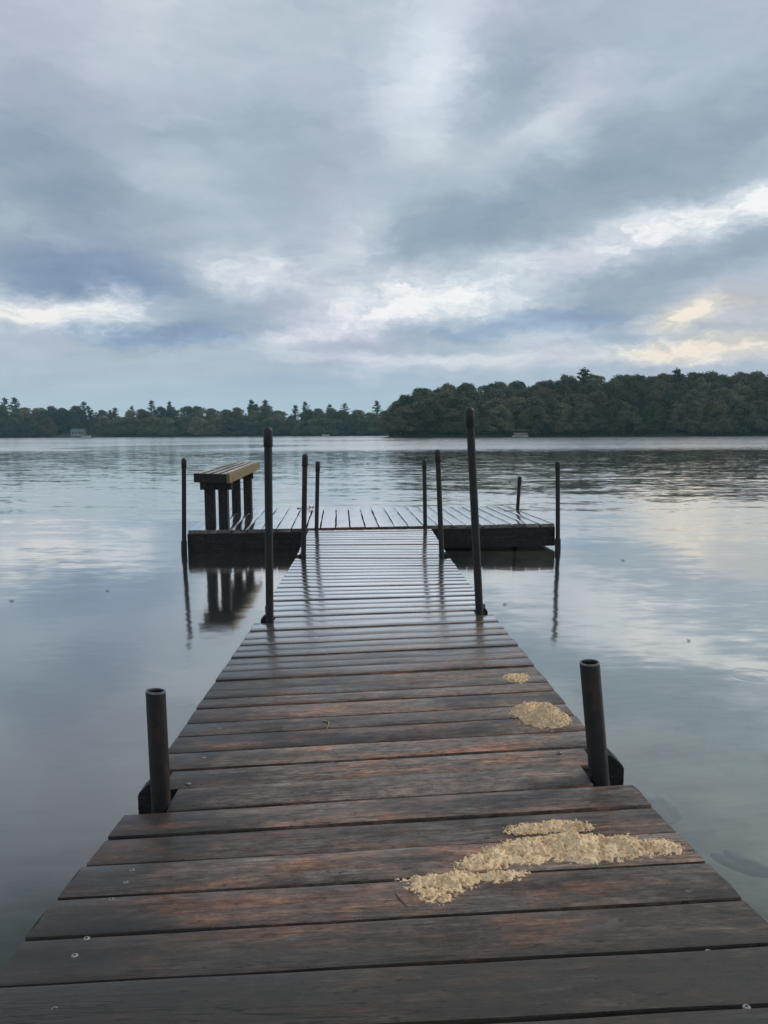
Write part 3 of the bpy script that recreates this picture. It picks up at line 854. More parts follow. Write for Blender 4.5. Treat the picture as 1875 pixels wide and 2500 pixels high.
# ------------------------------------------------------------------ sand on the boards
def sand_pile(label, blobs, seed, ylim=(-9, 9), res=0.0023):
    """height field of overlapping mounds, crumbly at the rim; blobs = (x, y, rx, ry, rot, height)"""
    x0 = min(b[0] - b[2] - 0.03 for b in blobs); x1 = max(b[0] + b[2] + 0.03 for b in blobs)
    y0 = min(b[1] - b[3] - 0.05 for b in blobs); y1 = max(b[1] + b[3] + 0.05 for b in blobs)
    cx, cy = (x0 + x1) / 2, (y0 + y1) / 2
    cz = on_deck(cx, cy)
    nx, ny = int((x1 - x0) / res) + 1, int((y1 - y0) / res) + 1
    idx, vs, fs = {}, [], []
    H = {}
    for j in range(ny):
        for i in range(nx):
            x, y = x0 + i * res, y0 + j * res
            h = -1.0
            for (bx, by, rx, ry, rot, hh) in blobs:
                c_, s_ = math.cos(rot), math.sin(rot)
                u, v = ((x - bx) * c_ + (y - by) * s_) / rx, (-(x - bx) * s_ + (y - by) * c_) / ry
                h = max(h, hh * (1 - math.sqrt(u * u + v * v)) * 0.92)
            if h > -0.012:
                v = Vector((x, y, seed * 1.7))
                h += 0.0055 * mnoise.noise(v * 34) + 0.0045 * mnoise.noise(v * 80)
                # damp crumbs sticking together in lumps with dark pits between them
                d1 = mnoise.voronoi(Vector((x * 135, y * 135, seed)))[0]
                d2 = mnoise.voronoi(Vector((x * 210, y * 210, seed + 4.0)))[0]
                h += 0.0115 * (0.42 - d1[0]) * (0.5 + mnoise.noise(v * 45 + Vector((5, 5, 5)))) * 1.6 + 0.0026 * (0.4 - d2[0])
                yy = y - 0.012 * x
                h = min(h, (yy - ylim[0]) * 2.0, (ylim[1] - yy) * 2.0)
            H[i, j] = h
    for j in range(ny - 1):
        for i in range(nx - 1):
            q = ((i, j), (i + 1, j), (i + 1, j + 1), (i, j + 1))
            if max(H[k] for k in q) > 0.0:
                f = []
                for k in q:
                    if k not in idx:
                        idx[k] = len(vs)
                        x, y = x0 + k[0] * res, y0 + k[1] * res
                        vs.append((x - cx, y - cy, on_deck(x, y) - cz + max(H[k], -0.0015) + 0.0012))
                    f.append(idx[k])
                fs.append(tuple(f))
    # damp pellets lying on the heap and loose grains round its rim
    r = random.Random(seed)
    n_grid = len(vs)
    ico = bmesh.new()
    bmesh.ops.create_icosphere(ico, subdivisions=1, radius=1.0)
    iv = [v.co.copy() for v in ico.verts]
    jf = [[v.index for v in f.verts] for f in ico.faces]
    ico.free()
    spots = []
    tops = [v for v in vs[:n_grid] if v[2] > on_deck(v[0] + cx, v[1] + cy) - cz + 0.0015]
    for _ in range(int(len(tops) * 0.13)):
        p = r.choice(tops)
        spots.append((p[0] + r.uniform(-res, res), p[1] + r.uniform(-res, res), p[2], r.choice((0.0010, 0.0014, 0.0018, 0.0026))))
    for _ in range(650):
        bx, by, rx, ry, rot, hh = r.choice(blobs)
        a = r.uniform(0, 6.283)
        k = 0.9 + abs(r.gauss(0, 0.16))
        u, v = math.cos(a) * rx * k, math.sin(a) * ry * k
        x, y = bx + u * math.cos(rot) - v * math.sin(rot), by + u * math.sin(rot) + v * math.cos(rot)
        if not (ylim[0] - 0.004 < y - 0.012 * x < ylim[1] + 0.004):
            continue
        spots.append((x - cx, y - cy, on_deck(x, y) - cz + 0.0006, r.choice((0.0007, 0.0010, 0.0015, 0.0022))))
    for x, y, z, s in spots:
        b = len(vs)
        q = Quaternion((r.gauss(0, 1), r.gauss(0, 1), r.gauss(0, 1), r.gauss(0, 1))).normalized()
        sx, sy, sz = s * r.uniform(0.8, 1.4), s * r.uniform(0.7, 1.2), s * r.uniform(0.6, 1.0)
        for p in iv:
            w_ = q @ Vector((p.x * sx, p.y * sy, p.z * sz)) * r.uniform(0.85, 1.15)
            vs.append((x + w_.x, y + w_.y, z + w_.z + s * 0.25))
        fs += [tuple(b + i for i in f) for f in jf]
    o = mesh_obj('sand_pile', vs, fs, M_SAND, smooth=True, loc=(cx, cy, cz))
    return tag(o, label, 'sand', 'sand heaps on the boards')


sand_pile('largest heap, a long band of sand along one near board', [
    (0.205, 1.425, 0.075, 0.046, 0.5, 0.020), (0.290, 1.455, 0.085, 0.058, 0.3, 0.024), (0.375, 1.462, 0.10, 0.066, 0.0, 0.030),
    (0.465, 1.450, 0.085, 0.052, -0.1, 0.026), (0.535, 1.442, 0.052, 0.034, -0.2, 0.018), (0.40, 1.415, 0.06, 0.032, 0.0, 0.016)], 3, (1.383, 1.526))
sand_pile('flat sand patch with a tail, lower left of the long band', [
    (0.130, 1.355, 0.075, 0.045, 0.2, 0.016), (0.200, 1.364, 0.060, 0.028, 0.2, 0.013), (0.085, 1.352, 0.050, 0.032, 0.0, 0.014), (0.092, 1.305, 0.030, 0.032, 1.2, 0.013)], 8, (1.2, 1.371))
sand_pile('thin strip of sand just above the long band, with a dark lump', [
    (0.310, 1.560, 0.050, 0.026, 0.0, 0.012), (0.360, 1.566, 0.050, 0.026, 0.0, 0.014), (0.405, 1.556, 0.032, 0.022, 0.0, 0.016)], 14, (1.532, 1.7))
sand_pile('cone-shaped sand heap near the right open pipe post', [
    (0.490, 2.262, 0.072, 0.080, 0.0, 0.060), (0.440, 2.335, 0.050, 0.060, 0.0, 0.034), (0.475, 2.372, 0.05, 0.05, 0.0, 0.022)], 21)
sand_pile('smallest, farthest dusting of sand on the walkway boards', [(0.480, 2.715, 0.044, 0.052, 0.0, 0.012)], 28)

# ------------------------------------------------------------------ twigs and leaves
M_TWIG = simple_mat('dry_twig', (0.40, 0.33, 0.20), 0.7, 0.4, 90)
M_TWIGD = simple_mat('dark_twig', (0.14, 0.11, 0.08), 0.7, 0.4, 90)
M_LEAF = simple_mat('yellow_leaf', (0.42, 0.29, 0.05), 0.6, 0.4, 60)
M_LEAFB = simple_mat('brown_leaf', (0.06, 0.05, 0.035), 0.6, 0.3, 60)


def twig(label, pts, rad, mat):
    o = Vector(pts[0])
    m = MB()
    m.tube([(Vector(p) - o, rad * (1 - 0.45 * i / (len(pts) - 1))) for i, p in enumerate(pts)], 8)
    return tag(m.build('twig', mat, None, True, o), label, 'twig')


def dp(x, y, h=0.002):
    return (x, y, on_deck(x, y) + h)


twig('pale bent twig lying in the middle of the walkway', [dp(-0.194, 2.352), dp(-0.186, 2.342), dp(-0.175, 2.328, 0.004), dp(-0.176, 2.300), dp(-0.178, 2.268)], 0.0022, M_TWIG)
twig('thin dark twig below the flat sand patch', [dp(0.017, 1.316), dp(0.026, 1.290, 0.003), dp(0.038, 1.264)], 0.0016, M_TWIGD)
twig('brown stem lying beside the yellow leaf', [(-1.10, 9.70, 0.424), (-1.0, 9.69, 0.428), (-0.93, 9.66, 0.424)], 0.006, M_TWIGD)
twig('thin twig at the foot of the short leaning post', [(1.44, 9.20, 0.424), (1.50, 9.21, 0.428), (1.575, 9.22, 0.424)], 0.005, M_TWIGD)


def maple(label, loc, size, rot, mat, name='leaf', tilt=0.25):
    lobes = [(0, 1.0), (22, 0.45), (48, 0.92), (75, 0.42), (108, 0.72), (140, 0.34), (172, 0.28)]
    pts = [(a, r) for a, r in lobes] + [(360 - a, r) for a, r in reversed(lobes[1:])]
    top = [(math.sin(R(a)) * r * size, math.cos(R(a)) * r * size, 0.28 * size * r * r * tilt * 2 + 0.003) for a, r in pts]
    n = len(top)
    vs = [(0, 0, 0.004)] + top + [(0, 0, 0.0028)] + [(x, y, z - 0.0012) for x, y, z in top]
    fs = [(0, 1 + (i + 1) % n, 1 + i) for i in range(n)] + [(n + 1, n + 2 + i, n + 2 + (i + 1) % n) for i in range(n)]
    fs += [(1 + i, 1 + (i + 1) % n, n + 2 + (i + 1) % n, n + 2 + i) for i in range(n)]
    o = mesh_obj(name, vs, fs, mat, loc=loc)
    o.rotation_euler = (0, 0, R(rot))
    return tag(o, label, 'leaf')


maple('yellow maple leaf on the platform between the two left posts', (-0.90, 9.62, 0.424), 0.085, 40, M_LEAF, tilt=0.9)
for lab, x, y, s_ in (('dark leaf floating on the water at the left edge', -2.66, 5.40, 0.030),
                      ('dark leaf floating on the open water left of the bench reflection', -2.10, 5.74, 0.026),
                      ('brown leaf floating on the water beyond the right open pipe post', 1.72, 4.25, 0.022),
                      ('small dark leaf floating far right, near the picture edge', 2.15, 3.95, 0.022),
                      ('floating leaf just behind the open water at the tall right post', 0.83, 5.20, 0.028),
                      ('leaf floating beside the corner post of the platform', 2.2, 7.0, 0.035)):
    tag(maple(lab, (x, y, WL + 0.002), s_ * 0.8, 50 * x, M_LEAFB, 'floating_leaf', 0.1), lab, 'leaf', 'leaves floating on the lake')

# stones under the shallow water by the near right corner
M_ROCK = simple_mat('lake_stone', (0.36, 0.33, 0.27), 0.8, 0.5, 7, 0.5)


def stone(label, x, y, z, sx, sy, sz, seed, rot=0):
    b = bmesh.new()
    bmesh.ops.create_icosphere(b, subdivisions=4, radius=1.0)
    for v in b.verts:
        n_ = mnoise.noise(v.co * 1.3 + Vector((seed, 0, 0))) * 0.28 + mnoise.noise(v.co * 3.4 + Vector((seed, 3, 0))) * 0.10
        v.co *= 1 + n_
        v.co.x *= sx; v.co.y *= sy; v.co.z *= sz
    me = bpy.data.meshes.new('stone')
    b.to_mesh(me)
    b.free()
    me.polygons.foreach_set('use_smooth', [True] * len(me.polygons))
    me.materials.append(M_ROCK)
    o = bpy.data.objects.new('stone', me)
    o.location = (x, y, z)
    o.rotation_euler = (0, 0, rot)
    COL.objects.link(o)
    return tag(o, label, 'stone')


stone('large dark stone under the shallow water right of the dock', 1.42, 2.86, -0.32, 0.12, 0.05, 0.04, 2.0, -0.5)
stone('small dark stone under the water by the right open pipe post', 1.17, 3.20, -0.27, 0.10, 0.05, 0.06, 5.0, -0.6)

# ------------------------------------------------------------------ far shores

def ground(x, y):
    dr = min(y - (227 + 2.5 * mnoise.noise((x * 0.05, 0.5, 0))), (x - 2 - 1.0 * mnoise.noise((y * 0.06, 3.0, 0))) * 1.0)
    hr = max(-1.5, dr * 0.25) if dr < 0 else 0.25 * min(dr, 3) + 7.0 * (1 - math.exp(-max(0, dr - 3) / 34))
    dl = y - (409 + 4 * mnoise.noise((x * 0.02, 9.0, 0)))
    hl = max(-1.5, dl * 0.25) if dl < 0 else 0.2 * min(dl, 4) + 8.0 * (1 - math.exp(-max(0, dl - 4) / 26))
    return max(hr, hl) + WL


M_SOIL = simple_mat('forest_floor', (0.045, 0.040, 0.028), 0.9, 0.5, 0.3, col2=(0.022, 0.024, 0.014, 1))
vs, fs = [], []
gx = list(range(-420, 301, 5))
gy = list(range(205, 560, 5))
for y in gy:
    for x in gx:
        vs.append((x, y, ground(x, y) + 0.3 * mnoise.noise((x * 0.11, y * 0.11, 0))))
for j in range(len(gy) - 1):
    for i in range(len(gx) - 1):
        a = j * len(gx) + i
        q = (a, a + 1, a + 1 + len(gx), a + len(gx))
        if max(vs[k][2] for k in q) > -0.9:
            fs.append(q)
tag(mesh_obj('hills', vs, fs, M_SOIL, smooth=True), kind='structure')


def leaf_mat(name, c1, c2, c3):
    m, t = new_mat(name)
    pos = t.n('ShaderNodeTexCoord').outputs['Object']
    rnd = t.n('ShaderNodeObjectInfo').outputs['Random']
    isl = t.n('ShaderNodeNewGeometry').outputs['Random Per Island']
    n = t.noise(pos, 0.45, 3, 0.6)
    c = t.mix(t.maprange(t.math('ADD', n, t.math('MULTIPLY_ADD', isl, 0.4, -0.2)), 0.3, 0.7), (*c1, 1), (*c2, 1))
    c = t.mix(t.maprange(rnd, 0.35, 1.0), c, (*c3, 1))
    v = t.maprange(t.math('FRACT', t.math('MULTIPLY', rnd, 7.31)), 0, 1, 0.65, 1.3)
    c = t.mix(1.0, c, t.n('ShaderNodeCombineXYZ', {0: v, 1: v, 2: v}).outputs[0], 'MULTIPLY')
    d_ = t.n('ShaderNodeBsdfDiffuse', {'Color': c})
    tl = t.n('ShaderNodeBsdfTranslucent', {'Color': c})
    mx = t.n('ShaderNodeMixShader', {0: 0.25, 1: d_.outputs[0], 2: tl.outputs[0]})
    t.n('ShaderNodeOutputMaterial', {'Surface': mx.outputs[0]})
    return m


M_FOL = leaf_mat('broadleaf_foliage', (0.080, 0.100, 0.066), (0.175, 0.175, 0.112), (0.195, 0.168, 0.105))
M_PINE = leaf_mat('pine_needles', (0.045, 0.064, 0.050), (0.075, 0.092, 0.066), (0.080, 0.085, 0.056))
M_BUSH = leaf_mat('shore_bushes', (0.028, 0.036, 0.022), (0.055, 0.058, 0.030), (0.07, 0.05, 0.03))
M_BARK = simple_mat('dark_bark', (0.06, 0.05, 0.042), 0.9, 0.4, 2.0)
M_BIRCH = simple_mat('pale_birch_bark', (0.50, 0.47, 0.42), 0.8, 0.5, 3.0)


def leaf_quads(vs, fs, r, c, rad, n, size, flat=1.0, shell=0.55, soft=True):
    for _ in range(n):
        z = r.uniform(-1, 1); a = r.uniform(0, 6.2832); q = math.sqrt(1 - z * z)
        k = rad * (shell + (1 - shell) * r.random() ** 0.5) * (1 + (abs(r.gauss(0, 0.27)) if soft else 0))
        p = Vector((c[0] + math.cos(a) * q * k, c[1] + math.sin(a) * q * k, c[2] + z * k * flat))
        nrm = Vector((math.cos(a) * q + r.uniform(-.7, .7), math.sin(a) * q + r.uniform(-.7, .7), z + r.uniform(-.3, .9))).normalized()
        u = nrm.orthogonal().normalized()
        u.rotate(Quaternion(nrm, r.uniform(0, 6.28)))
        v = nrm.cross(u)
        s = size * r.uniform(0.6, 1.3)
        b = len(vs)
        vs += [p - u * s * 0.5, p + v * s * 0.34 , p + u * s * 0.5, p - v * s * 0.34 + nrm * s * 0.12]
        fs.append((b, b + 1, b + 2, b + 3))


def limbs(m, r, base, tips, rad):
    for tp in tips:
        mid = base.lerp(tp, 0.55) + Vector((r.uniform(-.3, .3), r.uniform(-.3, .3), -0.15))
        m.tube([(base, rad), (mid, rad * 0.6), (tp, rad * 0.2)], 6)


def broadleaf(seed, nlobes, spread, trunk_mat=None, sparse=1.0):
    """a tree of unit height 10 m: tapered trunk with limbs, crown of leaf clumps"""
    r = random.Random(seed)
    vs, fs, lob = [], [], []
    for i in range(nlobes):
        h = 0.12 + 0.83 * ((i + r.uniform(0, 1)) / nlobes)
        wid = math.sin(math.pi * min(1, (h * 0.86 + 0.16))) ** 0.6 * spread
        a = i * 2.4 + r.uniform(-.5, .5)
        k = wid * r.uniform(0.35, 0.95)
        lr = r.uniform(0.55, 1.35) * (1.15 - 0.40 * h)
        c = Vector((math.cos(a) * k, math.sin(a) * k, min(h * 10, 10 - lr * 0.75)))
        lob.append(c)
        leaf_quads(vs, fs, r, c, lr, int(260 * lr * lr * sparse), 0.36, r.uniform(0.6, 1.0))
    for q_ in range(4):
        leaf_quads(vs, fs, r, (r.uniform(-.8, .8), r.uniform(-.8, .8), r.uniform(8.6, 9.6)), r.uniform(0.4, 0.8), int(90 * sparse), 0.34, 0.9)
    m = MB()
    m.tube([((0, 0, -1.2), 0.24), ((0.05, 0, 2), 0.19), ((-0.08, 0.05, 5), 0.13), ((0.05, 0, 8.2), 0.05)], 8)
    limbs(m, r, Vector((0, 0, 2.6)), lob[:4], 0.08)
    limbs(m, r, Vector((-0.05, 0.03, 4.6)), lob[4:9], 0.06)
    return m, vs, fs


def pine(seed, nbr, spread, ragged):
    """irregular white pine: boughs at uneven heights, upswept, with gaps of sky"""
    r = random.Random(seed)
    vs, fs = [], []
    m = MB()
    m.tube([((0, 0, -1), 0.22), ((0, 0, 4), 0.15), ((0.05, 0, 8), 0.08), ((0, 0, 9.9), 0.02)], 8)
    for i in range(nbr):
        h = 1.6 + 8.0 * ((i + r.random()) / nbr) ** 0.9
        ln = spread * (1 - (h / 10.8) ** 1.7) + 0.3
        a = i * 2.4 + r.uniform(-0.7, 0.7)
        l2 = ln * r.uniform(1 - ragged, 1.15)
        rise = l2 * r.uniform(0.1, 0.45)
        tip = Vector((math.cos(a) * l2, math.sin(a) * l2, h + rise))
        m.tube([((0, 0, h - 0.1), 0.04), (tip, 0.012)], 5)
        nq = max(2, int(l2 / 0.42))
        for q in range(nq):
            p = Vector((0, 0, h)).lerp(tip, (q + 0.9) / nq)
            leaf_quads(vs, fs, r, p, r.uniform(0.45, 0.75) * (1.15 - 0.07 * h), 15, 0.34, 0.6, 0.3)
    leaf_quads(vs, fs, r, (0, 0, 9.4), 0.45, 40, 0.34, 1.5, 0.2)
    return m, vs, fs


TREES = []


def proto(kind, data, mcrown, mtrunk=M_BARK):
    m, vs, fs = data
    tm = bpy.data.meshes.new('trunk')
    tm.from_pydata([tuple(v) for v in m.v], [], m.f)
    tm.materials.append(mtrunk)
    cm = bpy.data.meshes.new('crown')
    cm.from_pydata([tuple(v) for v in vs], [], fs)
    cm.materials.append(mcrown)
    return kind, tm, cm


B = [proto('broadleaf_tree', broadleaf(100 + i, n, s), M_FOL) for i, (n, s) in enumerate(((38, 3.3), (42, 3.8), (34, 2.9), (44, 3.5), (40, 4.0), (34, 2.6)))]
P = [proto('pine_tree', pine(200 + i, n, s, rg), M_PINE) for i, (n, s, rg) in enumerate(((34, 2.2, 0.6), (40, 1.7, 0.45), (30, 2.5, 0.75)))]
BIRCH = proto('birch_tree', broadleaf(301, 11, 2.2, sparse=0.8), M_FOL, M_BIRCH)


def plant(pr, x, y, h, rot, wide, label, group=None):
    kind, tm, cm = pr
    root = empty(kind, (x, y, ground(x, y)))
    root.rotation_euler = (0, 0, rot)
    root.scale = (h / 10 * wide, h / 10 * wide, h / 10)
    tag(root, label, 'tree', group)
    for nm, me in (('trunk', tm), ('crown', cm)):
        c = bpy.data.objects.new(nm, me)
        c.parent = root
        COL.objects.link(c)
    return root


def interp(tab, x):
    if x <= tab[0][0]: return tab[0][1]
    for (a, ha), (b, hb) in zip(tab, tab[1:]):
        if x <= b:
            return ha + (hb - ha) * (x - a) / (b - a)
    return tab[-1][1]


RIGHT_TOP = [(2.5, 9.0), (6.2, 13.6), (10.7, 15.9), (18, 17.3), (27, 17.8), (40, 17.8), (52, 18.8), (64, 19.9), (77, 20.1), (92, 20.3), (124, 20.6), (170, 20.6)]
LEFT_TOP = [(-300, 19.0), (-214, 19.0), (-199, 18.2), (-186, 18.4), (-166, 18.4), (-152, 17.0), (-129, 18.2), (-110, 18.0), (-90, 16.8), (-73, 18.4), (-66, 18.4),
            (-57, 14.6), (-52, 12.8), (-44, 16.0), (-33, 16.2), (-21, 16.4), (-15, 14.8), (3, 14.6), (30, 14.5)]
rt = random.Random(5)
rows = ((230.5, 0.56, 6.6), (236, 0.74, 6.8), (243, 0.88, 7.0), (252, 0.96, 7.2), (263, 1.0, 7.6), (276, 1.0, 8.4))
for ri, (yy, k, sp_) in enumerate(rows):
    x = 4.5 + rt.uniform(0, 2) + (1.0 if ri > 2 else 0)
    while x < 158:
        px_, py_ = x + rt.uniform(-1.6, 1.6), yy + rt.uniform(-2.0, 2.0)
        if px_ < 12:
            px_ = max(px_, 4.6)
        topz = 1.36 + (interp(RIGHT_TOP, px_ * 250 / py_) - 1.36) * py_ / 250
        kk = k if px_ > 14 else max(k, 0.72)
        h = (topz) * kk * rt.uniform(0.945, 1.01) - ground(px_, py_)
        if px_ < 14: h = topz * rt.uniform(0.93, 1.0) * (1 if ri > 0 else 0.75) - ground(px_, py_)
        h = max(h, 6.5)
        if ri == 0 and (36 < px_ < 43):
            x += sp_
            continue
        plant(rt.choice(B), px_, py_, h, rt.uniform(0, 6.28), rt.uniform(1.05, 1.3) * min(1.25, max(0.9, 12.5 / h)),
              'leafy tree in the dense wood covering the right-hand shore', 'broadleaf trees of the wood on the right-hand shore')
        x += sp_ * rt.uniform(0.8, 1.2)
lrows = ((412.5, 0.66, 7.2), (419, 0.88, 7.2), (428, 0.98, 7.2))
for ri, (yy, k, sp_) in enumerate(lrows):
    x = -262 + rt.uniform(0, 4)
    while x < 14:
        px_, py_ = x + rt.uniform(-1.8, 1.8), yy + rt.uniform(-2.2, 2.2)
        x += sp_ * rt.uniform(0.85, 1.15)
        if ri == 0 and (-178 < px_ < -153):
            continue
        if ri == 1 and (-178 < px_ < -153):
            py_ = max(py_, 423.5)
        topz = 1.36 + (interp(LEFT_TOP, px_ * 435 / py_) - 1.36) * py_ / 435
        h = max(6.0, topz * k * rt.uniform(0.90, 1.01) - ground(px_, py_))
        if rt.random() < 0.22 and ri > 0:
            plant(rt.choice(P), px_, py_, h * 1.02, rt.uniform(0, 6.28), rt.uniform(1.2, 1.6),
                  'dark pine among the trees of the far left shore', 'pines of the far left shore')
        else:
            plant(rt.choice(B), px_, py_, h, rt.uniform(0, 6.28), rt.uniform(1.15, 1.5) * min(1.4, max(1.0, 12.0 / h)),
                  'leafy tree in the wood along the far left shore', 'broadleaf trees of the far left shore')
# pines that stand out over the canopy
for x, y, top, wd, k, lab in (
        (-210.5, 432, 22.2, 1.5, 2, 'ragged tall pine at the very left end of the skyline, first of two'),
        (-205.0, 433, 22.3, 1.6, 0, 'ragged tall pine near the left end of the skyline, second of two'),
        (-166.0, 430, 19.8, 1.3, 2, 'pine rising over the canopy above the pale cottage'),
        (-129.0, 432, 20.4, 1.2, 1, 'slim pine rising over the canopy right of the cottage'),
        (-119.5, 433, 19.8, 1.2, 0, 'ragged pine breaking the left skyline between cottage and bench'),
        (-73.5, 433, 20.4, 1.7, 2, 'broad ragged pine above the bench, left of a pair'),
        (-66.0, 432, 20.3, 1.6, 0, 'broad ragged pine above the bench, right of a pair'),
        (-48.6, 428, 17.2, 1.5, 1, 'dark pine just right of the dip in the far skyline'),
        (-43.4, 431, 19.2, 1.5, 2, 'tallest dark pine right of the dip in the far skyline'),
        (-21.5, 431, 18.2, 1.3, 0, 'dark pine near the middle of the far shore'),
        (-30.0, 430, 17.6, 1.4, 2, 'wide dark pine between the dip and the middle of the far shore'),
        (-3.4, 431, 19.4, 1.5, 0, 'layered lone pine just left of the right-hand hill'),
        (64.6, 252, 22.0, 1.3, 2, 'pine top poking out of the canopy on the right-hand hill'),
        (95.0, 252, 21.8, 1.0, 1, 'small pine tip on the skyline at the right end of the hill')):
    plant(P[k], x, y, top - ground(x, y), rt.uniform(0, 6.28), wd, lab)
plant(BIRCH, 67.4, 228.9, 10.5, 0.4, 0.9, 'birch with a pale bare trunk at the foot of the right-hand hill')

# bushes that close the foot of both woods
vs, fs = [], []
rb = random.Random(9)
for (x0, x1, yb, step, hh) in ((3, 160, 228.6, 1.5, 1.5), (-262, 16, 410.8, 2.0, 1.5), (5, 160, 234, 2.6, 2.6), (-262, 16, 416, 2.6, 2.8)):
    x = x0
    while x < x1:
        y = yb + rb.uniform(-0.3, 2.5)
        if not (36 < x < 43 or -177 < x < -152):
            s = hh * rb.uniform(0.6, 1.5)
            leaf_quads(vs, fs, rb, (x, y, ground(x, y) + s * 0.35), s, int(34 * s), 0.55, 0.9, 0.3)
        x += step * rb.uniform(0.6, 1.3)
for k in range(44):
    y = rb.uniform(230, 292)
    s = rb.uniform(1.2, 2.6)
    x = 3.6 + rb.uniform(0, 1.4)
    leaf_quads(vs, fs, rb, (x, y, max(0.2, ground(x, y)) + s * 0.5), s, int(34 * s), 0.55, 1.2, 0.3)
o = mesh_obj('undergrowth', vs, fs, M_BUSH)
tag(o, 'dark bushes and low growth along the foot of the woods', 'undergrowth', kind='stuff')

# ------------------------------------------------------------------ cottage, boats, small shore structures
M_WHITE = simple_mat('white_boards', (0.36, 0.37, 0.36), 0.7, 0.3, 1.2)
M_ROOF = simple_mat('grey_green_roof', (0.12, 0.17, 0.175), 0.7, 0.3, 1.5)
M_GLASS = simple_mat('dark_window', (0.03, 0.035, 0.04), 0.1, 0.1, 2)
M_BROWN = simple_mat('brown_timber', (0.20, 0.13, 0.09), 0.8, 0.4, 1.0)
M_HULL = simple_mat('white_hull', (0.62, 0.66, 0.68), 0.3, 0.1, 2.0)
M_BLUE = simple_mat('blue_grey_canvas', (0.20, 0.28, 0.32), 0.7, 0.2, 2.0)

gz = ground(-163.4, 415.5)
ct = tag(empty('cottage', (-163.4, 415.0, gz)), 'small pale lakeside cottage with grey green gable roof on the far left shore', 'house')
ct.scale = (0.88, 0.88, 0.78)
m = MB(); m.box(-4.0, 4.0, -2.4, 2.4, -0.8, 2.1); m.build('wall', M_WHITE, ct)
m = MB()
m.add([(-4.3, -2.9, 1.95), (4.3, -2.9, 1.95), (4.3, 0, 4.0), (-4.3, 0, 4.0), (-4.3, 2.9, 1.95), (4.3, 2.9, 1.95),
       (-4.3, -2.9, 2.11), (4.3, -2.9, 2.11), (4.3, 0, 4.18), (-4.3, 0, 4.18), (-4.3, 2.9, 2.11), (4.3, 2.9, 2.11)],
      [(3, 2, 1, 0), (4, 5, 2, 3), (6, 7, 8, 9), (9, 8, 11, 10), (0, 1, 7, 6), (5, 4, 10, 11), (1, 2, 8, 7), (2, 5, 11, 8), (3, 0, 6, 9), (4, 3, 9, 10)])
m.build('roof', M_ROOF, ct)
m = MB()
m.add([(-4.0, -2.4, 2.1), (-4.0, 2.4, 2.1), (-4.0, 0, 3.85), (-3.85, -2.4, 2.1), (-3.85, 2.4, 2.1), (-3.85, 0, 3.85)], [(0, 2, 1), (3, 4, 5), (0, 3, 5, 2), (1, 2, 5, 4)])
m.add([(4.0, -2.4, 2.1), (4.0, 2.4, 2.1), (4.0, 0, 3.85), (3.85, -2.4, 2.1), (3.85, 2.4, 2.1), (3.85, 0, 3.85)], [(0, 1, 2), (3, 5, 4), (0, 2, 5, 3), (1, 4, 5, 2)])
m.build('gable', M_WHITE, ct)
for xx in (-2.6, -0.6, 1.6):
    m = MB(); m.box(xx - 0.5, xx + 0.5, -2.46, -2.38, 0.7, 1.7); m.build('window', M_GLASS, ct)
m = MB(); m.box(2.7, 3.5, -2.46, -2.38, -0.2, 1.75); m.build('door', M_BROWN, ct)

jt = tag(empty('boat_dock', (-170.0, 408.5, WL)), 'low brown timber dock on the shore below the pale cottage', 'dock')
m = MB(); m.box(-4.5, 4.5, -2.0, 1.6, 0.75, 0.95, 0.02); m.build('decking', M_BROWN, jt)
for sx in (-4.2, 0, 4.2):
    m = MB(); m.tube([((sx, -1.9, -1.5), 0.09), ((sx, -1.9, 0.74), 0.09)], 8); m.build('post', M_BARK, jt)


def boat(label, x, y, rot, ln, top):
    root = tag(empty('motor_boat', (x, y, WL)), label, 'boat')
    root.rotation_euler = (0, 0, rot)
    vs, fs = [], []
    n = 9
    for i in range(n):
        s = i / (n - 1)
        hw = ln * 0.19 * (1 - max(0, (s - 0.45) / 0.55) ** 2.2) + 0.02
        sh = 0.62 + 0.22 * s * s
        x_ = (s - 0.5) * ln
        vs += [(x_, -hw, sh), (x_, -hw * 0.75, -0.1), (x_, 0, -0.25 + 0.3 * s ** 3), (x_, hw * 0.75, -0.1), (x_, hw, sh), (x_, 0, sh - 0.10)]
    for i in range(n - 1):
        for k in range(6):
            k2 = (k + 1) % 6
            fs.append((i * 6 + k, (i + 1) * 6 + k, (i + 1) * 6 + k2, i * 6 + k2))
    fs.append((0, 1, 2, 3, 4, 5))
    mesh_obj('hull', vs, fs, M_HULL, root)
    m = MB(); m.hexa([Vector(p) for p in ((-0.2, -0.6, 0.62), (0.7, -0.6, 0.66), (0.7, 0.6, 0.66), (-0.2, 0.6, 0.62), (-0.2, -0.5, 1.15), (0.1, -0.5, 1.15), (0.1, 0.5, 1.15), (-0.2, 0.5, 1.15))])
    m.build('windshield', M_GLASS, root)
    if top:
        m = MB(); m.box(-1.5, 0.4, -0.75, 0.75, 1.62, 1.70, 0.02); m.build('canopy', M_BLUE, root)
        for sx in (-1.4, 0.3):
            for sy in (-0.7, 0.7):
                m = MB(); m.tube([((sx, sy, 0.6), 0.03), ((sx, sy, 1.62), 0.03)], 6); m.build('canopy_pole', M_HULL, root)
    m = MB(); m.box(-ln / 2 - 0.32, -ln / 2 - 0.02, -0.2, 0.2, -0.1, 1.0, 0.04); m.build('outboard_motor', M_POST, root)


boat('pale blue canopied motor boat moored right of the cottage dock', -156.6, 407.5, 0.1, 4.8, True)
boat('tiny white motor boat moored on the middle of the far shore', -30.3, 406.5, 3.0, 4.2, False)

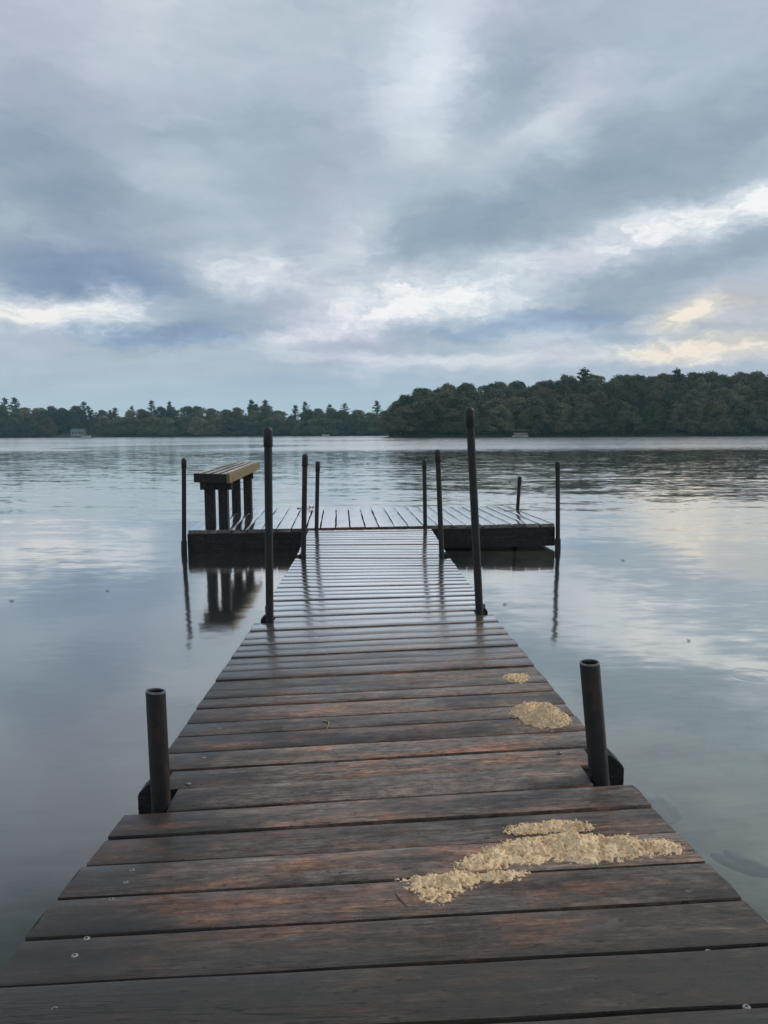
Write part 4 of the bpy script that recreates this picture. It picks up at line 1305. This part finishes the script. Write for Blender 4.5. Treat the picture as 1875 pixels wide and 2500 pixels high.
pl = tag(empty('boat_lift', (39.6, 226.0, WL)), 'flat-roofed boat lift with pale canopy at the foot of the right-hand hill', 'boat lift')
m = MB(); m.box(-2.6, 2.6, -1.3, 1.3, 1.86, 2.02, 0.04); m.build('canopy', simple_mat('pale_canvas', (0.30, 0.27, 0.25), 0.8, 0.3, 1.0), pl)
for sx in (-2.4, 2.4):
    for sy in (-1.2, 1.2):
        m = MB(); m.tube([((sx, sy, -1.4), 0.05), ((sx, sy, 1.86), 0.05)], 8); m.build('leg', M_BARK, pl)
boat_root = tag(empty('pontoon_boat', (39.9, 226.0, WL)), 'pale pontoon boat parked under the boat lift canopy', 'boat')
m = MB(); m.box(-2.0, 2.0, -1.0, 1.0, 0.42, 0.55, 0.02); m.build('deck', M_BROWN, boat_root)
m = MB()
for (x0, x1, y0, y1) in ((-2.0, 2.0, -1.0, -0.95), (-2.0, 2.0, 0.95, 1.0), (-2.0, -1.95, -0.95, 0.95), (1.95, 2.0, -0.95, 0.95)):
    m.box(x0, x1, y0, y1, 0.56, 1.15)
m.build('side_panel', simple_mat('worn_pale_panel', (0.30, 0.25, 0.22), 0.6, 0.5, 2.0), boat_root)
for sy in (-0.75, 0.75):
    m = MB(); m.tube([((-2.2, sy, 0.2), 0.22), ((1.9, sy, 0.2), 0.22), ((2.4, sy, 0.3), 0.04)], 12); m.build('float', M_HULL, boat_root)

# ------------------------------------------------------------------ air
HAZE = 0.00022
if HAZE:
    m, t = new_mat('haze')
    pv = t.n('ShaderNodeVolumePrincipled', {'Color': (0.50, 0.88, 1.0, 1), 'Density': HAZE, 'Anisotropy': 0.0})
    t.n('ShaderNodeOutputMaterial', {'Volume': pv.outputs[0]})
    b = MB(); b.box(-480, 340, -60, 600, -4.0, 32.0)
    tag(b.build('haze', m), kind='stuff')

# ------------------------------------------------------------------ render settings
SC.render.engine = 'CYCLES'
SC.view_settings.view_transform = 'Standard'
SC.view_settings.look = 'None'
SC.view_settings.gamma = 1.0
SC.view_settings.exposure = 0.0
SC.view_settings.use_curve_mapping = False
cy = SC.cycles
cy.use_denoising = True
cy.denoiser = 'OPENIMAGEDENOISE'
cy.denoising_prefilter = 'ACCURATE'
cy.max_bounces = 8
cy.diffuse_bounces = 3
cy.glossy_bounces = 5
cy.transparent_max_bounces = 8
cy.volume_bounces = 1
cy.sample_clamp_indirect = 8
